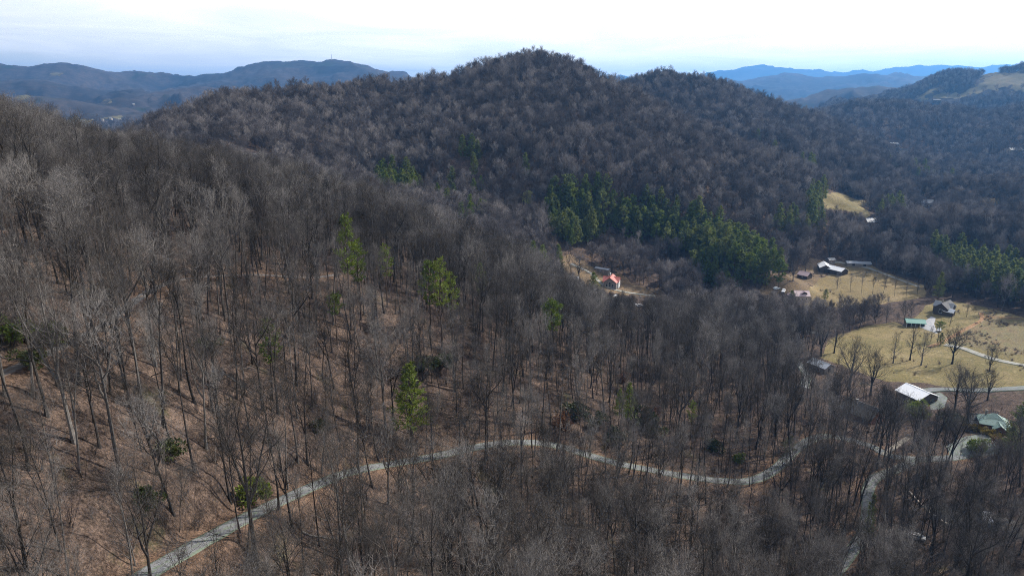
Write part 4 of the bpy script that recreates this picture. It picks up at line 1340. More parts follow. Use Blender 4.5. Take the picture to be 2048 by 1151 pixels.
def sight_ok(X, Y, Z, H, D, rr):
    keep = np.ones(len(X), bool)
    pts = [to_px(np.stack([X, Y, Z + H * q], 1))[:2] for q in (0.3, 0.55, 0.8, 1.0)]
    for poly, dist, pr in VIEWS:
        lo, hi = poly.min(0), poly.max(0)
        hit = np.zeros(len(X), bool)
        for px_, py_ in pts:
            c = np.nonzero((D < dist) & (px_ > lo[0]) & (px_ < hi[0]) & (py_ > lo[1]) & (py_ < hi[1]))[0]
            if len(c):
                hit[c] |= inside(poly, px_[c], py_[c])
        keep &= ~(hit & (rr.random(len(X)) < pr))
    return keep

def fallen_branch(seed):
    rnd = random.Random(seed)
    T, K = MB(), MB()
    L = rnd.uniform(2.5, 5)
    e = Vector((L, rnd.uniform(-.5, .5), 0.25))
    m = Vector((L * .5, rnd.uniform(-.4, .4), 0.2))
    T.tube([Vector((0, 0, 0.05)), m, e], [0.08, 0.06, 0], 4)
    for k in range(9):
        p = m.lerp(e, rnd.random()); d = Vector((rnd.uniform(0, 1), rnd.gauss(0, .8), rnd.uniform(-.1, .6))).normalized()
        K.twig(p, d, rnd.uniform(.5, 1.6), 0.02)
    return T, K
branch_src = [joined('branch_source%d' % i, fallen_branch(1100 + i), M_BARK, M_TWIG) for i in range(3)]
tuft_src = [joined('tuft_source%d' % i, brush(1200 + i, 0.9 + .5 * i, 8, 4, 2, 0.03), M_TWIG2, M_TWIG2) for i in range(2)]

# ------------------------------------------------------------------ buildings
def mat_roof(name, col, rough=0.45, var=0.10):
    """sheet-metal roof: fine ribs in the relief, weathering in the tone"""
    m, nt, b = new_mat(name)
    b.inputs['Roughness'].default_value = rough
    b.inputs['Specular IOR Level'].default_value = 0.5
    n = noise_node(nt, 0.8, 5, 0.7)
    lo = tuple(c * (1 - var) for c in col); hi = tuple(min(1, c * (1 + var)) for c in col)
    nt.links.new(ramp(nt, n, [(0.3, lo), (0.7, hi)]), b.inputs['Base Color'])
    t = nt.nodes.new('ShaderNodeTexCoord')
    w = nt.nodes.new('ShaderNodeTexWave'); w.inputs['Scale'].default_value = 1.2; w.bands_direction = 'X'
    nt.links.new(t.outputs['Object'], w.inputs['Vector'])
    bump(nt, b, w.outputs['Fac'], 0.25, 0.05)
    return m
R_WHITE = mat_roof('white_metal_roof', (0.84, 0.84, 0.84), 0.35, 0.05)
R_RED = mat_roof('red_metal_roof', (0.46, 0.15, 0.12), 0.45)
R_PINK = mat_roof('faded_pink_roof', (0.42, 0.31, 0.31), 0.5)
R_TEAL = mat_roof('teal_metal_roof', (0.07, 0.24, 0.19), 0.5)
R_SAGE = mat_roof('sage_metal_roof', (0.20, 0.29, 0.25), 0.45)
R_GREY = mat_roof('grey_metal_roof', (0.36, 0.38, 0.41), 0.4)
R_DARK = mat_roof('dark_shingle_roof', (0.075, 0.072, 0.07), 0.8)
R_PALE = mat_roof('pale_grey_roof', (0.30, 0.30, 0.30), 0.55)
W_DARK = mat_plain('dark_wood', (0.055, 0.042, 0.033), 0.8)
W_BROWN = mat_plain('brown_wood', (0.16, 0.075, 0.045), 0.8)
W_GREYW = mat_plain('weathered_wood', (0.19, 0.17, 0.155), 0.85)
W_WHITE = mat_plain('white_siding', (0.72, 0.72, 0.70), 0.6, var=0.06)
W_TAN = mat_plain('tan_siding', (0.42, 0.36, 0.29), 0.7)
W_STONE = mat_plain('stone', (0.24, 0.22, 0.20), 0.9, var=0.3)
M_GLASS = mat_plain('window_glass', (0.025, 0.03, 0.035), 0.12, var=0.05, spec=0.6)
M_STEEL = mat_plain('galvanised_steel', (0.40, 0.41, 0.42), 0.4, 0.6)
M_TYRE = mat_plain('tyre_rubber', (0.02, 0.02, 0.02), 0.9)

def box_v(x0, x1, y0, y1, z0, z1):
    v = [(x, y, z) for z in (z0, z1) for y in (y0, y1) for x in (x0, x1)]
    return v, [(0, 2, 3, 1), (4, 5, 7, 6), (0, 1, 5, 4), (2, 6, 7, 3), (0, 4, 6, 2), (1, 3, 7, 5)]

def local(o, root, ox=0, oy=0, oz=0, ang=0):
    o.parent = root
    o.location = (ox, oy, oz)
    o.rotation_euler = (0, 0, ang)
    return o

def gable_wall(L, W, H, rise, deep):
    l, w = L / 2, W / 2
    v = [(-l, -w, -deep), (l, -w, -deep), (l, w, -deep), (-l, w, -deep), (-l, -w, H), (l, -w, H), (l, w, H), (-l, w, H), (-l, 0, H + rise), (l, 0, H + rise)]
    f = [(0, 1, 5, 4), (2, 3, 7, 6), (1, 2, 6, 9, 5), (3, 0, 4, 8, 7), (3, 2, 1, 0), (4, 5, 9, 8), (6, 7, 8, 9)]
    return v, f

def gable_roof(L, W, H, rise, over, th=0.22):
    l, w = L / 2 + over, W / 2
    k = rise / w
    we, ze = w + over, H - k * over
    v, f = [], []
    up = 0.06
    for s in (-1, 1):
        b = len(v)
        for x in (-l, l):
            v += [(x, 0, H + rise + up), (x, s * we, ze + up), (x, s * we, ze + up + th), (x, 0, H + rise + up + th)]
        q = [(b, b + 1, b + 5, b + 4), (b + 3, b + 7, b + 6, b + 2), (b + 1, b + 2, b + 6, b + 5), (b, b + 3, b + 2, b + 1), (b + 4, b + 5, b + 6, b + 7)]
        f += q if s < 0 else [t[::-1] for t in q]
    return v, f

def hip_roof(L, W, H, rise, over, ridge=0.25, flare=0.0):
    l, w = L / 2 + over, W / 2 + over
    r = L * ridge / 2
    th = 0.25
    v = [(-l, -w, H), (l, -w, H), (l, w, H), (-l, w, H), (-l, -w, H + th), (l, -w, H + th), (l, w, H + th), (-l, w, H + th)]
    mz = H + th + rise * (0.5 - flare)
    v += [(-(l + r) / 2, -w / 2, mz), ((l + r) / 2, -w / 2, mz), ((l + r) / 2, w / 2, mz), (-(l + r) / 2, w / 2, mz), (-r, 0, H + th + rise), (r, 0, H + th + rise)]
    f = [(0, 3, 2, 1), (0, 1, 5, 4), (1, 2, 6, 5), (2, 3, 7, 6), (3, 0, 4, 7), (4, 5, 9, 8), (5, 6, 10, 9), (6, 7, 11, 10), (7, 4, 8, 11),
         (8, 9, 13, 12), (9, 10, 13), (10, 11, 12, 13), (11, 8, 12)]
    return v, f

def add_window(root, ox, oy, ang, L, W, side, u, z, w=1.1, h=1.2, frame=None, door=False):
    """side f/b: long walls, l/r: gable ends; u in -1..1 along the wall"""
    if side in 'fb':
        s = -1 if side == 'f' else 1
        px, py, a = u * (L / 2 - 0.8), s * W / 2, 0 if s < 0 else math.pi
    else:
        s = -1 if side == 'l' else 1
        px, py, a = s * L / 2, u * (W / 2 - 0.8), -math.pi / 2 if s < 0 else math.pi / 2
    c, sn = math.cos(ang), math.sin(ang)
    X, Y = ox + px * c - py * sn, oy + px * sn + py * c
    v, f = box_v(-w / 2, w / 2, -0.07, 0.02, 0, h)
    o = mesh_obj('door' if door else 'window', v, f, frame or W_WHITE)
    local(o, root, X, Y, z, ang + a)
    v, f = box_v(-w / 2 + 0.1, w / 2 - 0.1, -0.10, -0.06, 0.1, h - 0.1)
    p = mesh_obj('panel' if door else 'pane', v, f, W_BROWN if door else M_GLASS)
    p.parent = o
    return o

def body(root, L, W, H, rise, wall, roof, ox=0, oy=0, ang=0, over=0.5, deep=3.0, hip=False, ridge=0.25, windows=(), doors=(), flare=0.0):
    wv, wf = box_v(-L / 2, L / 2, -W / 2, W / 2, -deep, H) if hip else gable_wall(L, W, H, rise, deep)
    local(mesh_obj('wall', wv, wf, wall), root, ox, oy, 0, ang)
    rv, rf = hip_roof(L, W, H, rise, over, ridge, flare) if hip else gable_roof(L, W, H, rise, over)
    ro = local(mesh_obj('roof', rv, rf, roof), root, ox, oy, 0, ang)
    if not hip:
        v, f = box_v(-L / 2 - over, L / 2 + over, -0.16, 0.16, H + rise + 0.2, H + rise + 0.36)
        mesh_obj('ridge_cap', v, f, roof, ro)
    for t in windows:
        add_window(root, ox, oy, ang, L, W, *t)
    for s, u in doors:
        add_window(root, ox, oy, ang, L, W, s, u, 0.0, 1.1, 2.1, door=True)
    return ro

def chimney(root, x, y, z, h, mat=None, s=0.45):
    v, f = box_v(-s, s, -s * 0.8, s * 0.8, 0, h)
    o = local(mesh_obj('chimney', v, f, mat or W_STONE), root, x, y, z)
    v, f = box_v(-s - .08, s + .08, -s * 0.8 - .08, s * 0.8 + .08, h, h + 0.18)
    mesh_obj('cap', v, f, mat or W_STONE, o)

SIZE = {'red_roofed_house': .78, 'white_roofed_barn': .74, 'small_barn_shed': .8, 'low_farm_shed': .8, 'pink_roofed_shed': .75, 'pink_roofed_farmhouse': .8, 'green_roofed_carport': .72,
        'dark_farmhouse': .72, 'grey_shed': .66, 'bright_roofed_barn': .78, 'green_roofed_house': .66, 'dark_outbuilding': .8, 'grey_trailer_home': .8, 'white_camper': .8, 'hillside_house': .85, 'valley_house': .36}
def site(name, label, cat, px, py, ang, rad, group=None, dmin=40.0, lift=0.3):
    g = ground_at(px, py, dmin)
    o = empty(name, (g[0], g[1], g[2] + lift), R(ang))
    k = SIZE.get(name, 1.0)
    o.scale = (k, k, k)
    rad *= k
    tag(o, label, cat, group)
    BUILDINGS_XY.append((g[0], g[1], rad))
    return o
WIN4 = [('f', -.6, 1.0), ('f', .6, 1.0), ('l', 0, 1.0), ('r', 0, 1.0), ('b', -.5, 1.0), ('b', .5, 1.0)]

h = site('red_roofed_house', 'grey house with bright red metal roof at the foot of the pine spur', 'house', 1222, 572, 72, 10)
body(h, 13, 10.5, 4.2, 4.0, W_GREYW, R_RED, windows=[('l', -.55, .6, 1.6, 2.6), ('l', 0, .6, 1.8, 4.2), ('l', .55, .6, 1.6, 2.6), ('f', -.5, 1.0), ('f', .4, 1.0), ('b', -.5, 1.0), ('b', .4, 1.0)])
body(h, 13, 7.5, 4.0, 3.0, W_WHITE, R_RED, 2.0, 0.0, R(90), windows=[('l', 0, 1.0, 1.6, 1.4), ('r', 0, 1.0, 1.6, 1.4)])
chimney(h, 4.0, 1.5, 6.0, 3.6, W_WHITE)

h = site('white_roofed_barn', 'long barn with gleaming white roof wings at the top of the dry field', 'barn', 1648, 541, 74, 14)
body(h, 17, 10, 4.2, 2.6, W_DARK, R_WHITE, windows=[('l', 0, 0.2, 3.4, 3.2, W_DARK)])
body(h, 18, 10, 3.8, 2.4, W_DARK, R_WHITE, -8.5, -9.0, R(-134), windows=[('f', -.5, 0.2, 2.6, 2.6, W_DARK), ('f', .4, 0.2, 2.6, 2.6, W_DARK)])
h = site('small_barn_shed', 'little grey shed just behind the white-roofed barn', 'shed', 1661, 525, 10, 4)
body(h, 6, 4.5, 2.6, 1.2, W_GREYW, R_PALE, doors=[('f', 0)])
h = site('low_farm_shed', 'long low grey shed right of the white-roofed barn at the wood edge', 'shed', 1716, 532, -12, 8)
body(h, 20, 6, 2.4, 1.2, W_GREYW, R_GREY, windows=[('f', -.5, 0.2, 2.2, 2.0, W_DARK), ('f', .5, 0.2, 2.2, 2.0, W_DARK)])

h = site('pink_roofed_shed', 'small barn with faded pink roof in the brown yard', 'shed', 1609, 556, -52, 7)
body(h, 9.5, 9, 3.0, 2.6, W_DARK, R_PINK, doors=[('l', 0)], windows=[('f', 0, 1.0)])
h = site('pink_roofed_farmhouse', 'farmhouse with faded pink roof below the small pink barn', 'house', 1601, 599, -4, 9)
body(h, 10.5, 9, 3.6, 3.0, W_TAN, R_PINK, windows=WIN4, doors=[('f', 0)])
body(h, 3.0, 4.0, 5.6, 1.0, W_DARK, R_PINK, 1.5, -1.6, R(90), deep=-4.2, windows=[('l', 0, 4.4, 1.0, 0.9)])
body(h, 6.0, 5.0, 2.6, 1.2, W_TAN, R_PINK, -6.5, 1.0, R(90), windows=[('l', 0, 0.8)])

h = site('green_roofed_carport', 'long open carport with dark teal roof beside the concrete drive', 'carport', 1828, 652, -13, 9)
rv, rf = gable_roof(12.5, 7.0, 3.0, 1.9, 0.6)
ro = mesh_obj('roof', rv, rf, R_TEAL, h)
v, f = box_v(-6.85, 6.85, -.16, .16, 5.1, 5.26); mesh_obj('ridge_cap', v, f, R_TEAL, ro)
v, f = box_v(-6.0, 6.0, 3.2, 3.35, -2.5, 3.0); mesh_obj('back_wall', v, f, W_DARK, h)
v, f = box_v(-6.3, 6.3, -3.35, -3.1, 2.65, 2.95); mesh_obj('beam', v, f, W_WHITE, h)
for k in range(5):
    v, f = box_v(-.14, .14, -.14, .14, -2.5, 3.0)
    local(mesh_obj('post', v, f, W_WHITE), h, -6.0 + 3.0 * k, -3.2)
for sx_ in (-1, 1):
    v, f = box_v(-.1, .1, -3.3, 3.3, -2.5, 3.0)
    local(mesh_obj('end_wall', v, f, W_GREYW), h, sx_ * 6.1, 0)

h = site('dark_farmhouse', 'dark wooden farmhouse with pale grey roofs above the concrete drive', 'house', 1888, 626, 38, 12)
body(h, 15, 9.5, 5.0, 3.6, W_DARK, R_DARK, windows=[('f', -.5, 1.0, 1.6, 2.6), ('f', .5, 1.0, 1.6, 2.6), ('l', 0, 1.0, 2.2, 3.0), ('r', 0, 1.0)], doors=[('f', 0)])
body(h, 13, 7.0, 4.6, 3.0, W_DARK, R_PALE, 1.5, 1.0, R(-90), windows=[('l', 0, 1.0, 1.8, 2.4), ('r', 0, 1.0, 1.8, 2.4)])
body(h, 7, 5.5, 3.0, 1.6, W_DARK, R_WHITE, 9.5, 3.5, 0, windows=[('f', 0, 1.0)])
body(h, 6, 4.5, 3.2, 1.8, W_DARK, R_WHITE, -5.0, -5.5, R(90), windows=[('l', 0, .8, 1.4, 1.6)])
v, f = box_v(-5.5, 5.5, -3.0, 0, -1.5, 0.25); local(mesh_obj('deck', v, f, W_GREYW), h, 2.5, -4.8)
chimney(h, -3.0, 1.0, 6.0, 4.0)

h = site('grey_shed', 'dark shed with blue-grey metal roof at the woods edge', 'shed', 1641, 738, -62, 9)
body(h, 13.5, 9.5, 3.0, 2.3, W_GREYW, R_GREY, windows=[('r', 0, 0.2, 2.6, 2.4, W_DARK)], doors=[('f', .4)])
h = site('bright_roofed_barn', 'barn with a bright white roof and one dark skylight strip', 'barn', 1832, 800, -70, 13)
ro = body(h, 13, 13, 3.4, 2.6, W_DARK, R_WHITE, windows=[('r', -.4, 0.2, 3.0, 2.6, W_DARK), ('r', .4, 0.2, 3.0, 2.6, W_DARK)], over=0.7)
k = 2.6 / 6.5
v, f = [(1.2, 0.6, 6.0 - .6 * k + .36), (2.4, 0.6, 6.0 - .6 * k + .36), (2.4, 6.2, 6.0 - 6.2 * k + .36), (1.2, 6.2, 6.0 - 6.2 * k + .36)], [(0, 1, 2, 3)]
v = v + [(a, b, c + 0.05) for a, b, c in v]; f = [(0, 3, 2, 1), (4, 5, 6, 7), (0, 1, 5, 4), (1, 2, 6, 5), (2, 3, 7, 6), (3, 0, 4, 7)]
sk = mesh_obj('skylight', v, f, M_GLASS, ro)
sk['label'] = 'dark skylight strip across the white roof'
h = site('dark_roofed_cabin', 'cabin with a dark grey roof half hidden by bare trees below the bright barn', 'house', 1722, 838, -58, 8)
body(h, 12, 9, 3.0, 3.0, W_BROWN, R_DARK, windows=WIN4, doors=[('r', 0)])
chimney(h, -2, -1, 4.0, 3.2)

h = site('green_roofed_house', 'log house with pale green hipped roof above the gravel turnaround', 'house', 1984, 857, -24, 11)
body(h, 12.5, 10.5, 3.6, 4.6, W_BROWN, R_SAGE, hip=True, ridge=0.12, over=0.9, flare=0.06, windows=WIN4, doors=[('f', -.1)])
body(h, 6.5, 5.5, 3.2, 2.0, W_BROWN, R_SAGE, 1.5, -6.0, R(90), windows=[('l', 0, .8, 1.8, 1.8)])
v, f = box_v(-6.4, 6.4, -2.2, 0, -.3, 0.05)
local(mesh_obj('porch_deck', v, f, W_GREYW), h, 0, -5.3)
chimney(h, -3.5, 2.0, 5.0, 3.8)
h = site('dark_outbuilding', 'small dark-roofed outbuilding left of the green-roofed house', 'shed', 1953, 848, -15, 4)
body(h, 5.5, 4.5, 2.8, 1.6, W_WHITE, R_DARK, doors=[('f', .3)])

h = site('grey_trailer_home', 'long low grey trailer in the shade behind the red-roofed house', 'trailer', 1205, 545, -38, 6)
body(h, 13, 4.0, 2.8, 0.6, W_GREYW, R_GREY, over=0.2, windows=[('f', -.7, 1.0), ('f', -.2, 1.0), ('f', .7, 1.0)], doors=[('f', .3)])
h = site('white_camper', 'small white camper left of the red-roofed house', 'camper', 1149, 561, -22, 3)
body(h, 6.5, 2.4, 2.6, 0.25, W_WHITE, R_WHITE, over=0.05, deep=-0.5, windows=[('f', -.5, 1.3, .8, .7), ('f', .5, 1.3, .8, .7)])
for sy_ in (-1, 1):
    for xx in (-0.5, 0.5):
        v, f = box_v(-.33, .33, -.1, .1, -.5, .25)
        local(mesh_obj('wheel', v, f, M_TYRE), h, xx, sy_ * 1.1)
h = site('white_shed', 'little white shed in front of the red-roofed house', 'shed', 1226, 606, 30, 3)
body(h, 4.5, 3.5, 2.6, 1.8, W_WHITE, R_WHITE, doors=[('f', 0)])

for px, py, ang, L, W, wm, rm, lab in [
    (1787, 294, 10, 15, 9, W_DARK, R_PALE, 'hillside house at the top of the brown knoll on the right'),
    (1806, 306, -20, 12, 8, W_TAN, R_DARK, 'dark-roofed hillside house at the lower side of the brown knoll'),
    (1845, 328, 5, 17, 9, W_TAN, R_WHITE, 'hillside house with gleaming white roof among conifers'),
    (1874, 352, -15, 11, 8, W_TAN, R_PALE, 'small pale hillside house below the white-roofed one'),
    (1946, 372, 12, 15, 9, W_DARK, R_GREY, 'grey-roofed hillside house near the right edge'),
    (1742, 452, 8, 13, 8, W_TAN, R_PALE, 'low pale-roofed house in the woods below the small meadow'),
    (1852, 413, -8, 12, 7, W_TAN, R_PALE, 'small pale house between trees right of the small meadow'),
    (2028, 306, 5, 20, 10, W_TAN, R_PALE, 'tan house on the hillside at the right edge'),
    (1872, 204, 0, 20, 10, W_DARK, R_DARK, 'dark farm building under the ridge meadow'),
    (517, 326, 8, 14, 9, W_TAN, R_PALE, 'pale-roofed house glimpsed in the saddle left of centre')]:
    h = site('hillside_house', lab, 'house', px, py, ang, 12, 'houses on the far hillsides', 380)
    body(h, L, W, 4.4, 3.0, wm, rm, windows=WIN4, doors=[('f', 0)], over=0.6)
for px, py, lab in [(148, 250, 'tiny white house in the left valley near the light clearing'), (206, 243, 'tiny white house by the long tan field in the left valley'),
                    (222, 241, 'second tiny white house by the long tan field'), (240, 243, 'tiny pale barn at the right end of the long tan field'), (268, 212, 'tiny white house alone on the left blue slope')]:
    h = site('valley_house', lab, 'house', px, py, random.uniform(-40, 40), 20, 'houses in the left valley', 1900, 4.0)
    body(h, 22, 13, 6, 5, W_TAN, R_PALE, windows=WIN4, deep=8)

# radio mast on the left blue mountain
q_ = px_at(663, 118, 4900); g = np.array((q_[0], q_[1], float(hgt(q_[0], q_[1])[0])))
t = empty('radio_mast', (g[0], g[1], g[2] - 1)); tag(t, 'thin radio mast on the summit of the left blue mountain', 'mast')
for k in range(3):
    a = k * 2.094
    v, f = box_v(-.5, .5, -.5, .5, 0, 34)
    o = mesh_obj('leg', v, f, M_STEEL); local(o, t, 1.6 * math.cos(a), 1.6 * math.sin(a))
for k in range(6):
    v, f = box_v(-2.0, 2.0, -2.0, 2.0, 4 + 5 * k, 4.5 + 5 * k)
    mesh_obj('brace', v, f, M_STEEL, t)
v, f = box_v(-.3, .3, -.3, .3, 34, 42); mesh_obj('antenna', v, f, M_STEEL, t)

# ---- vehicles
def vehicle(px, py, ang, col, label, kind='car', lift=0.0):
    g = ground_at(px, py)
    pm = mat_plain('paint_' + label.split()[0], col, 0.3, 0.0, 0.03, spec=0.6)
    r = empty('parked_' + kind, (g[0], g[1], g[2] + 0.18 + lift), R(ang)); tag(r, label, kind)
    if kind == 'pickup':
        prof = [(-2.7, .45), (-2.7, 1.1), (-0.3, 1.1), (-0.1, 1.85), (1.0, 1.85), (1.5, 1.15), (2.6, 1.0), (2.7, .45)]
    else:
        prof = [(-2.2, .4), (-2.25, .95), (-1.9, 1.05), (-1.3, 1.5), (0.3, 1.5), (1.0, 1.0), (2.1, .85), (2.2, .4)]
    w = 0.92
    n = len(prof)
    v = [(x, -w * (0.85 if z > 1.2 else 1), z) for x, z in prof] + [(x, w * (0.85 if z > 1.2 else 1), z) for x, z in prof]
    f = [tuple(range(n))[::-1], tuple(range(n, 2 * n))] + [(i, (i + 1) % n, (i + 1) % n + n, i + n) for i in range(n)]
    mesh_obj('body', v, f, pm, r)
    top = [p for p in prof if p[1] > 1.3]
    x0, x1, zt = top[0][0], top[-1][0], top[0][1]
    for s in (-1, 1):
        v = [(x0 + .05, s * .90, 1.12), (x1 + .2, s * .90, 1.12), (x1 - .05, s * .815, zt - .08), (x0 + .15, s * .815, zt - .08)]
        v += [(a, b - s * .06, c) for a, b, c in v]
        f = [(0, 1, 2, 3), (7, 6, 5, 4), (0, 4, 5, 1), (1, 5, 6, 2), (2, 6, 7, 3), (3, 7, 4, 0)]
        mesh_obj('side_window', v, f if s < 0 else [q[::-1] for q in f], M_GLASS, r)
    for s in (-1, 1):
        for x in (-1.4, 1.45):
            mb = MB()
            c = [(x + .36 * math.cos(a * .5236), s * .94, .36 + .36 * math.sin(a * .5236) - .18) for a in range(12)]
            v = c + [(a, b - s * .22, z) for a, b, z in c]
            f = [tuple(range(12)) if s > 0 else tuple(range(12))[::-1], tuple(range(12, 24))[::-1] if s > 0 else tuple(range(12, 24))] + [(i, (i + 1) % 12, (i + 1) % 12 + 12, i + 12) for i in range(12)]
            mesh_obj('wheel', v, f, M_TYRE, r)
    BUILDINGS_XY.append((g[0], g[1], 2.4))
vehicle(1972, 1040, 70, (0.75, 0.75, 0.76), 'white pickup truck parked on the dark pad at bottom right', 'pickup', 0.2)
vehicle(1832, 1078, -30, (0.5, 0.5, 0.5), 'silver car parked between trees below the dark pad', 'car')
vehicle(1268, 612, -15, (0.75, 0.75, 0.75), 'white car parked right of the little white shed', 'car')
vehicle(1281, 614, -15, (0.6, 0.6, 0.62), 'pale car parked beside the white car near the red-roofed house', 'car')
vehicle(1553, 580, 20, (0.55, 0.6, 0.62), 'pale blue car in the brown yard left of the farmhouse', 'car')
vehicle(1567, 584, 60, (0.72, 0.72, 0.72), 'white pickup in the brown yard left of the farmhouse', 'pickup')
vehicle(1878, 663, 50, (0.7, 0.7, 0.7), 'white car at the near end of the concrete drive', 'car', 0.2)

M_STEPS = mat_plain('weathered_timber', (0.26, 0.225, 0.18), 0.85, var=0.25)
# ---- timber steps up the bank above the turn-off
a, b = ground_at(1768, 910), ground_at(1815, 876)
st = empty('timber_steps', a); tag(st, 'pale timber steps climbing the bank above the road bend at right', 'steps')
nst = 22
ang = math.atan2(b[1] - a[1], b[0] - a[0])
for k in range(nst):
    p = a + (b - a) * (k / (nst - 1))
    z = float(hgt(p[0], p[1])[0])
    v, f = box_v(-.32, .32, -.9, .9, -.4, .16)
    local(mesh_obj('step', v, f, M_STEPS), st, p[0] - a[0], p[1] - a[1], z - a[2], ang)
    BUILDINGS_XY.append((p[0], p[1], 1.5))
for (p, q, lab) in [((1818, 983), (1848, 1014), 'pale timber edging left of the dark parking pad'), ((1856, 1024), (1898, 1050), 'pale timber edging below the dark parking pad')]:
    a, b = ground_at(*p), ground_at(*q)
    root = empty('timber_edging', a); tag(root, lab, 'edging')
    m_ = 4
    for k in range(m_):
        p0, p1 = a + (b - a) * (k / m_), a + (b - a) * ((k + 1) / m_)
        z0, z1 = float(hgt(p0[0], p0[1])[0]), float(hgt(p1[0], p1[1])[0])
        L_ = math.hypot(p1[0] - p0[0], p1[1] - p0[1])
        v, f = box_v(0.02, L_ - .02, -.18, .18, -.3, .35)
        o = mesh_obj('timber', v, f, W_TAN); local(o, root, p0[0] - a[0], p0[1] - a[1], z0 - a[2], math.atan2(p1[1] - p0[1], p1[0] - p0[0]))
        o.rotation_euler.y = -math.atan2(z1 - z0, L_)
# ---- fallen logs on the leafy slope
M_LOG = mat_plain('weathered_log', (0.17, 0.15, 0.13), 0.9, var=0.3)
for i, (px, py, ang, L_, lab) in enumerate([
    (300, 860, -25, 6, 'fallen log on the open slope left of centre'), (480, 770, 10, 6, 'thin fallen log in the middle of the open slope'),
    (640, 1075, 40, 6, 'fallen trunk below the gravel road at left')]):
    g = ground_at(px, py)
    T_ = MB()
    d = Vector((math.cos(R(ang)), math.sin(R(ang)), 0))
    pts, rad = [], []
    for k in range(6):
        p = Vector((g[0], g[1], 0)) + d * (L_ * (k / 5 - .5))
        pts.append(Vector((p.x - g[0], p.y - g[1], float(hgt(p.x, p.y)[0]) - g[2] + 0.18))); rad.append(0.17 - 0.02 * k)
    T_.tube(pts, rad, 7)
    for k in range(3):
        rr_ = random.Random(i * 9 + k)
        T_.twig(pts[3 + k % 2], (d * .5 + rvec(rr_) + Vector((0, 0, .5))).normalized(), rr_.uniform(1, 2.4), 0.06)
    o = bpy.data.objects.new('fallen_log', T_.mesh('fallen_log', [M_LOG])); C.objects.link(o)
    o.location = tuple(g); tag(o, lab, 'log')

# ------------------------------------------------------------------ the bare forest
X, Y, Z, D, rr = sow(4.15, 52, 345, 11, tall=22)
patch = fbm(X, Y, 38, 3, 200)
sx, sy, _ = to_px(np.stack([X, Y, Z], 1))
# the leafy slope at lower left is more open, the cove and the right side are dense
open_w = (1 - sstep(650, 1150, sx)) * sstep(450, 640, sy)
dens = 0.92 + 0.25 * patch - 0.28 * open_w
thin = px_poly([(1630,742),(1700,742),(1780,765),(1900,776),(2060,780),(2060,835),(1990,862),(1900,870),(1780,872),(1690,830)])
th = inside(thin, X, Y)
dens = np.where(th, 0.3, dens)
ok = (rr.random(len(X)) < dens) & clear_of(X, Y)
X, Y, Z, D, sx, sy, open_w, th = [q[ok] for q in (X, Y, Z, D, sx, sy, open_w, th)]
n = len(X)
slimness = np.clip(0.45 + 0.3 * sstep(900, 1400, sx) + 0.3 * fbm(X, Y, 60, 2, 210), 0.1, 0.85)
idx = np.where(rr.random(n) < slimness, np.array([4, 5, 6, 9, 11, 7])[rr.integers(0, 6, n)], np.array([0, 1, 2, 3, 8, 10])[rr.integers(0, 6, n)])
scl, rot = grow_arrays(n, rr, 0.62, 1.14, 0.065)
scl *= np.where(th, 0.75, 1.0)[:, None]
kk = cap_scale(X, Y, Z, np.array([q[0] for q in NEAR_SPECS])[idx] * scl[:, 2], D, rr, 345)
scl *= kk[:, None]
fit = (scl[:, 2] > 0.36) & sight_ok(X, Y, Z, np.array([q[0] for q in NEAR_SPECS])[idx] * scl[:, 2], D, rr)
X, Y, Z, D, sx, sy, idx, scl, rot = [q[fit] for q in (X, Y, Z, D, sx, sy, idx, scl, rot)]
n = len(X)
# single trees: those that show largest
inview = (sx > -60) & (sx < 2108) & (D > 60)
tx, ty, _ = to_px(np.stack([X, Y, Z + 20], 1))
inview &= (ty < 1130) & (tx > 0) & (tx < 2048)
order = np.argsort(np.where(inview, D / (np.array([s[0] for s in NEAR_SPECS])[idx] * scl[:, 2]), 1e9))
single = np.zeros(n, bool)
single[order[:273]] = True
FORM = ['tall forked bare tree', 'tall straight bare tree', 'broad many-limbed bare tree', 'big spreading bare tree', 'slender bare tree', 'tall pole-like bare tree', 'small slim bare tree', 'low bushy bare tree', 'tall many-forked bare tree', 'high-crowned slim bare tree', 'round-crowned bare tree', 'thin whip-like bare tree']
def where(px, py, ry, ty):
    if py > ry:
        band = 'just below the gravel road' if py < ry + 95 else 'low on the slope below the gravel road'
        col = 'at far left' if px < 380 else 'left of centre' if px < 800 else 'at bottom centre' if px < 1250 else 'right of centre' if px < 1650 else 'beside the lower driveway'
        return band + ', ' + col, 'bare trees below the gravel road'
    if px < 680 and py < ty:
        return 'on the upper left slope above the forest track', 'bare trees above the forest track'
    if px < 760:
        band = 'close above the gravel road' if py > ry - 80 else 'midway between track and gravel road' if py > ty + 110 else 'close below the forest track'
        col = 'at the left edge' if px < 180 else 'on the open leafy slope' if px < 450 else 'toward the tall lone pine'
        return band + ' ' + col, 'bare trees on the open leafy slope'
    return 'in the dense grey wood above the middle of the road', 'bare trees above the middle of the road'
rline, tline = road_lines[0][0], road_lines[1][0]
rpx = np.array(to_px(np.column_stack([rline, hgt(rline[:, 0], rline[:, 1])]))[:2]).T
tpx = np.array(to_px(np.column_stack([tline, hgt(tline[:, 0], tline[:, 1])]))[:2]).T
for k in np.nonzero(single)[0]:
    ry = rpx[np.abs(rpx[:, 0] - sx[k]).argmin(), 1]; tyy = tpx[np.abs(tpx[:, 0] - sx[k]).argmin(), 1]
    wh, gp = where(sx[k], sy[k], ry, tyy)
    o = tree_thing('bare_tree', near_pairs[idx[k]], (X[k], Y[k], Z[k]), 1.0, 0, FORM[idx[k]] + ' ' + wh, 'bare tree', gp)
    o.scale = tuple(scl[k]); o.rotation_euler = tuple(rot[k])
q = ~single
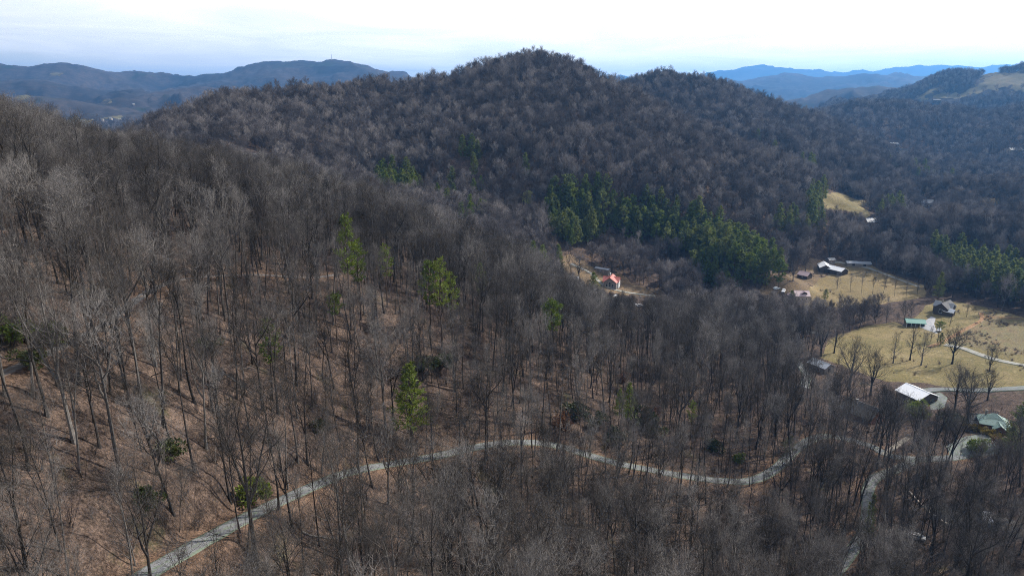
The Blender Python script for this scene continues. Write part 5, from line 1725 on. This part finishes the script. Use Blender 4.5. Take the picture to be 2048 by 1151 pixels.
instancer('bare_forest', X[q], Y[q], Z[q], idx[q], scl[q], rot[q], near_src, 'grey leafless forest covering the near slope and spur', 'forest')

X, Y, Z, D, rr = sow(3.4, 52, 300, 12, tall=5)
patch = fbm(X, Y, 22, 3, 220)
ok = (rr.random(len(X)) < 0.7 + 0.6 * patch) & clear_of(X, Y)
X, Y, Z = X[ok], Y[ok], Z[ok]
scl, rot = grow_arrays(len(X), rr, 0.5, 1.15, 0.12)
instancer('underbrush', X, Y, Z, rr.integers(0, 5, len(X)), scl, rot, brush_src, 'thin leafless saplings and brush under the near trees', 'brush')

X, Y, Z, D, rr = sow(5.1, 345, 1120, 13, tall=20)
ok = clear_of(X, Y) & (rr.random(len(X)) < 0.97)
X, Y, Z, D = X[ok], Y[ok], Z[ok], D[ok]
scl, rot = grow_arrays(len(X), rr, 0.68, 1.12, 0.06)
scl *= (1 + 0.12 * fbm(X, Y, 50, 2, 230))[:, None]
scl *= cap_scale(X, Y, Z, 17 * scl[:, 2], D, rr, 425, True)[:, None]
fit = (scl[:, 2] > 0.3) & sight_ok(X, Y, Z, 16 * scl[:, 2], D, rr)
X, Y, Z, scl, rot = [q[fit] for q in (X, Y, Z, scl, rot)]
instancer('hill_forest', X, Y, Z, rr.integers(0, 6, len(X)), scl, rot, mid_src, 'purple-grey leafless wood covering the central hill', 'forest')

X, Y, Z, D, rr = sow(7.6, 1120, 2300, 14, tall=20)
ok = clear_of(X, Y)
X, Y, Z, D = X[ok], Y[ok], Z[ok], D[ok]
scl, rot = grow_arrays(len(X), rr, 0.7, 1.05, 0.05)
fit = sight_ok(X, Y, Z, 18 * scl[:, 2], D, rr)
X, Y, Z, scl, rot = [q[fit] for q in (X, Y, Z, scl, rot)]
instancer('distant_forest', X, Y, Z, rr.integers(0, 3, len(X)), scl, rot, far_src, 'hazy leafless wood on the far hills at the right', 'forest')

X, Y, Z, D, rr = sow(4.2, 60, 240, 15, tall=2)
ok = clear_of(X, Y) & (rr.random(len(X)) < 0.5)
X, Y, Z = X[ok], Y[ok], Z[ok]
scl, rot = grow_arrays(len(X), rr, 0.5, 1.2, 0.15)
instancer('fallen_branches', X, Y, Z, rr.integers(0, 3, len(X)), scl, rot, branch_src, 'fallen branches and sticks littering the near forest floor', 'branches')

def scatter(k, m):
    lo, hi = POLYS[k].min(0), POLYS[k].max(0)
    q = np.column_stack([rr.uniform(lo[0], hi[0], m), rr.uniform(lo[1], hi[1], m)])
    return q[inside(POLYS[k], q[:, 0], q[:, 1])]
P_ = np.vstack([scatter(k, m) for k, m in (('scrub', 700), ('pasture', 350), ('dry', 120), ('yard', 300), ('redyard', 150))])
X, Y = P_[:, 0], P_[:, 1]
ok = fbm(X, Y, 25, 3, 300) > 0.08
X, Y = X[ok], Y[ok]
scl, rot = grow_arrays(len(X), rr, 0.4, 1.0, 0.1)
instancer('pasture_brush', X, Y, hgt(X, Y), rr.integers(0, 2, len(X)), scl, rot, tuft_src, 'low brown weeds and briars scattered over the fields', 'weeds')
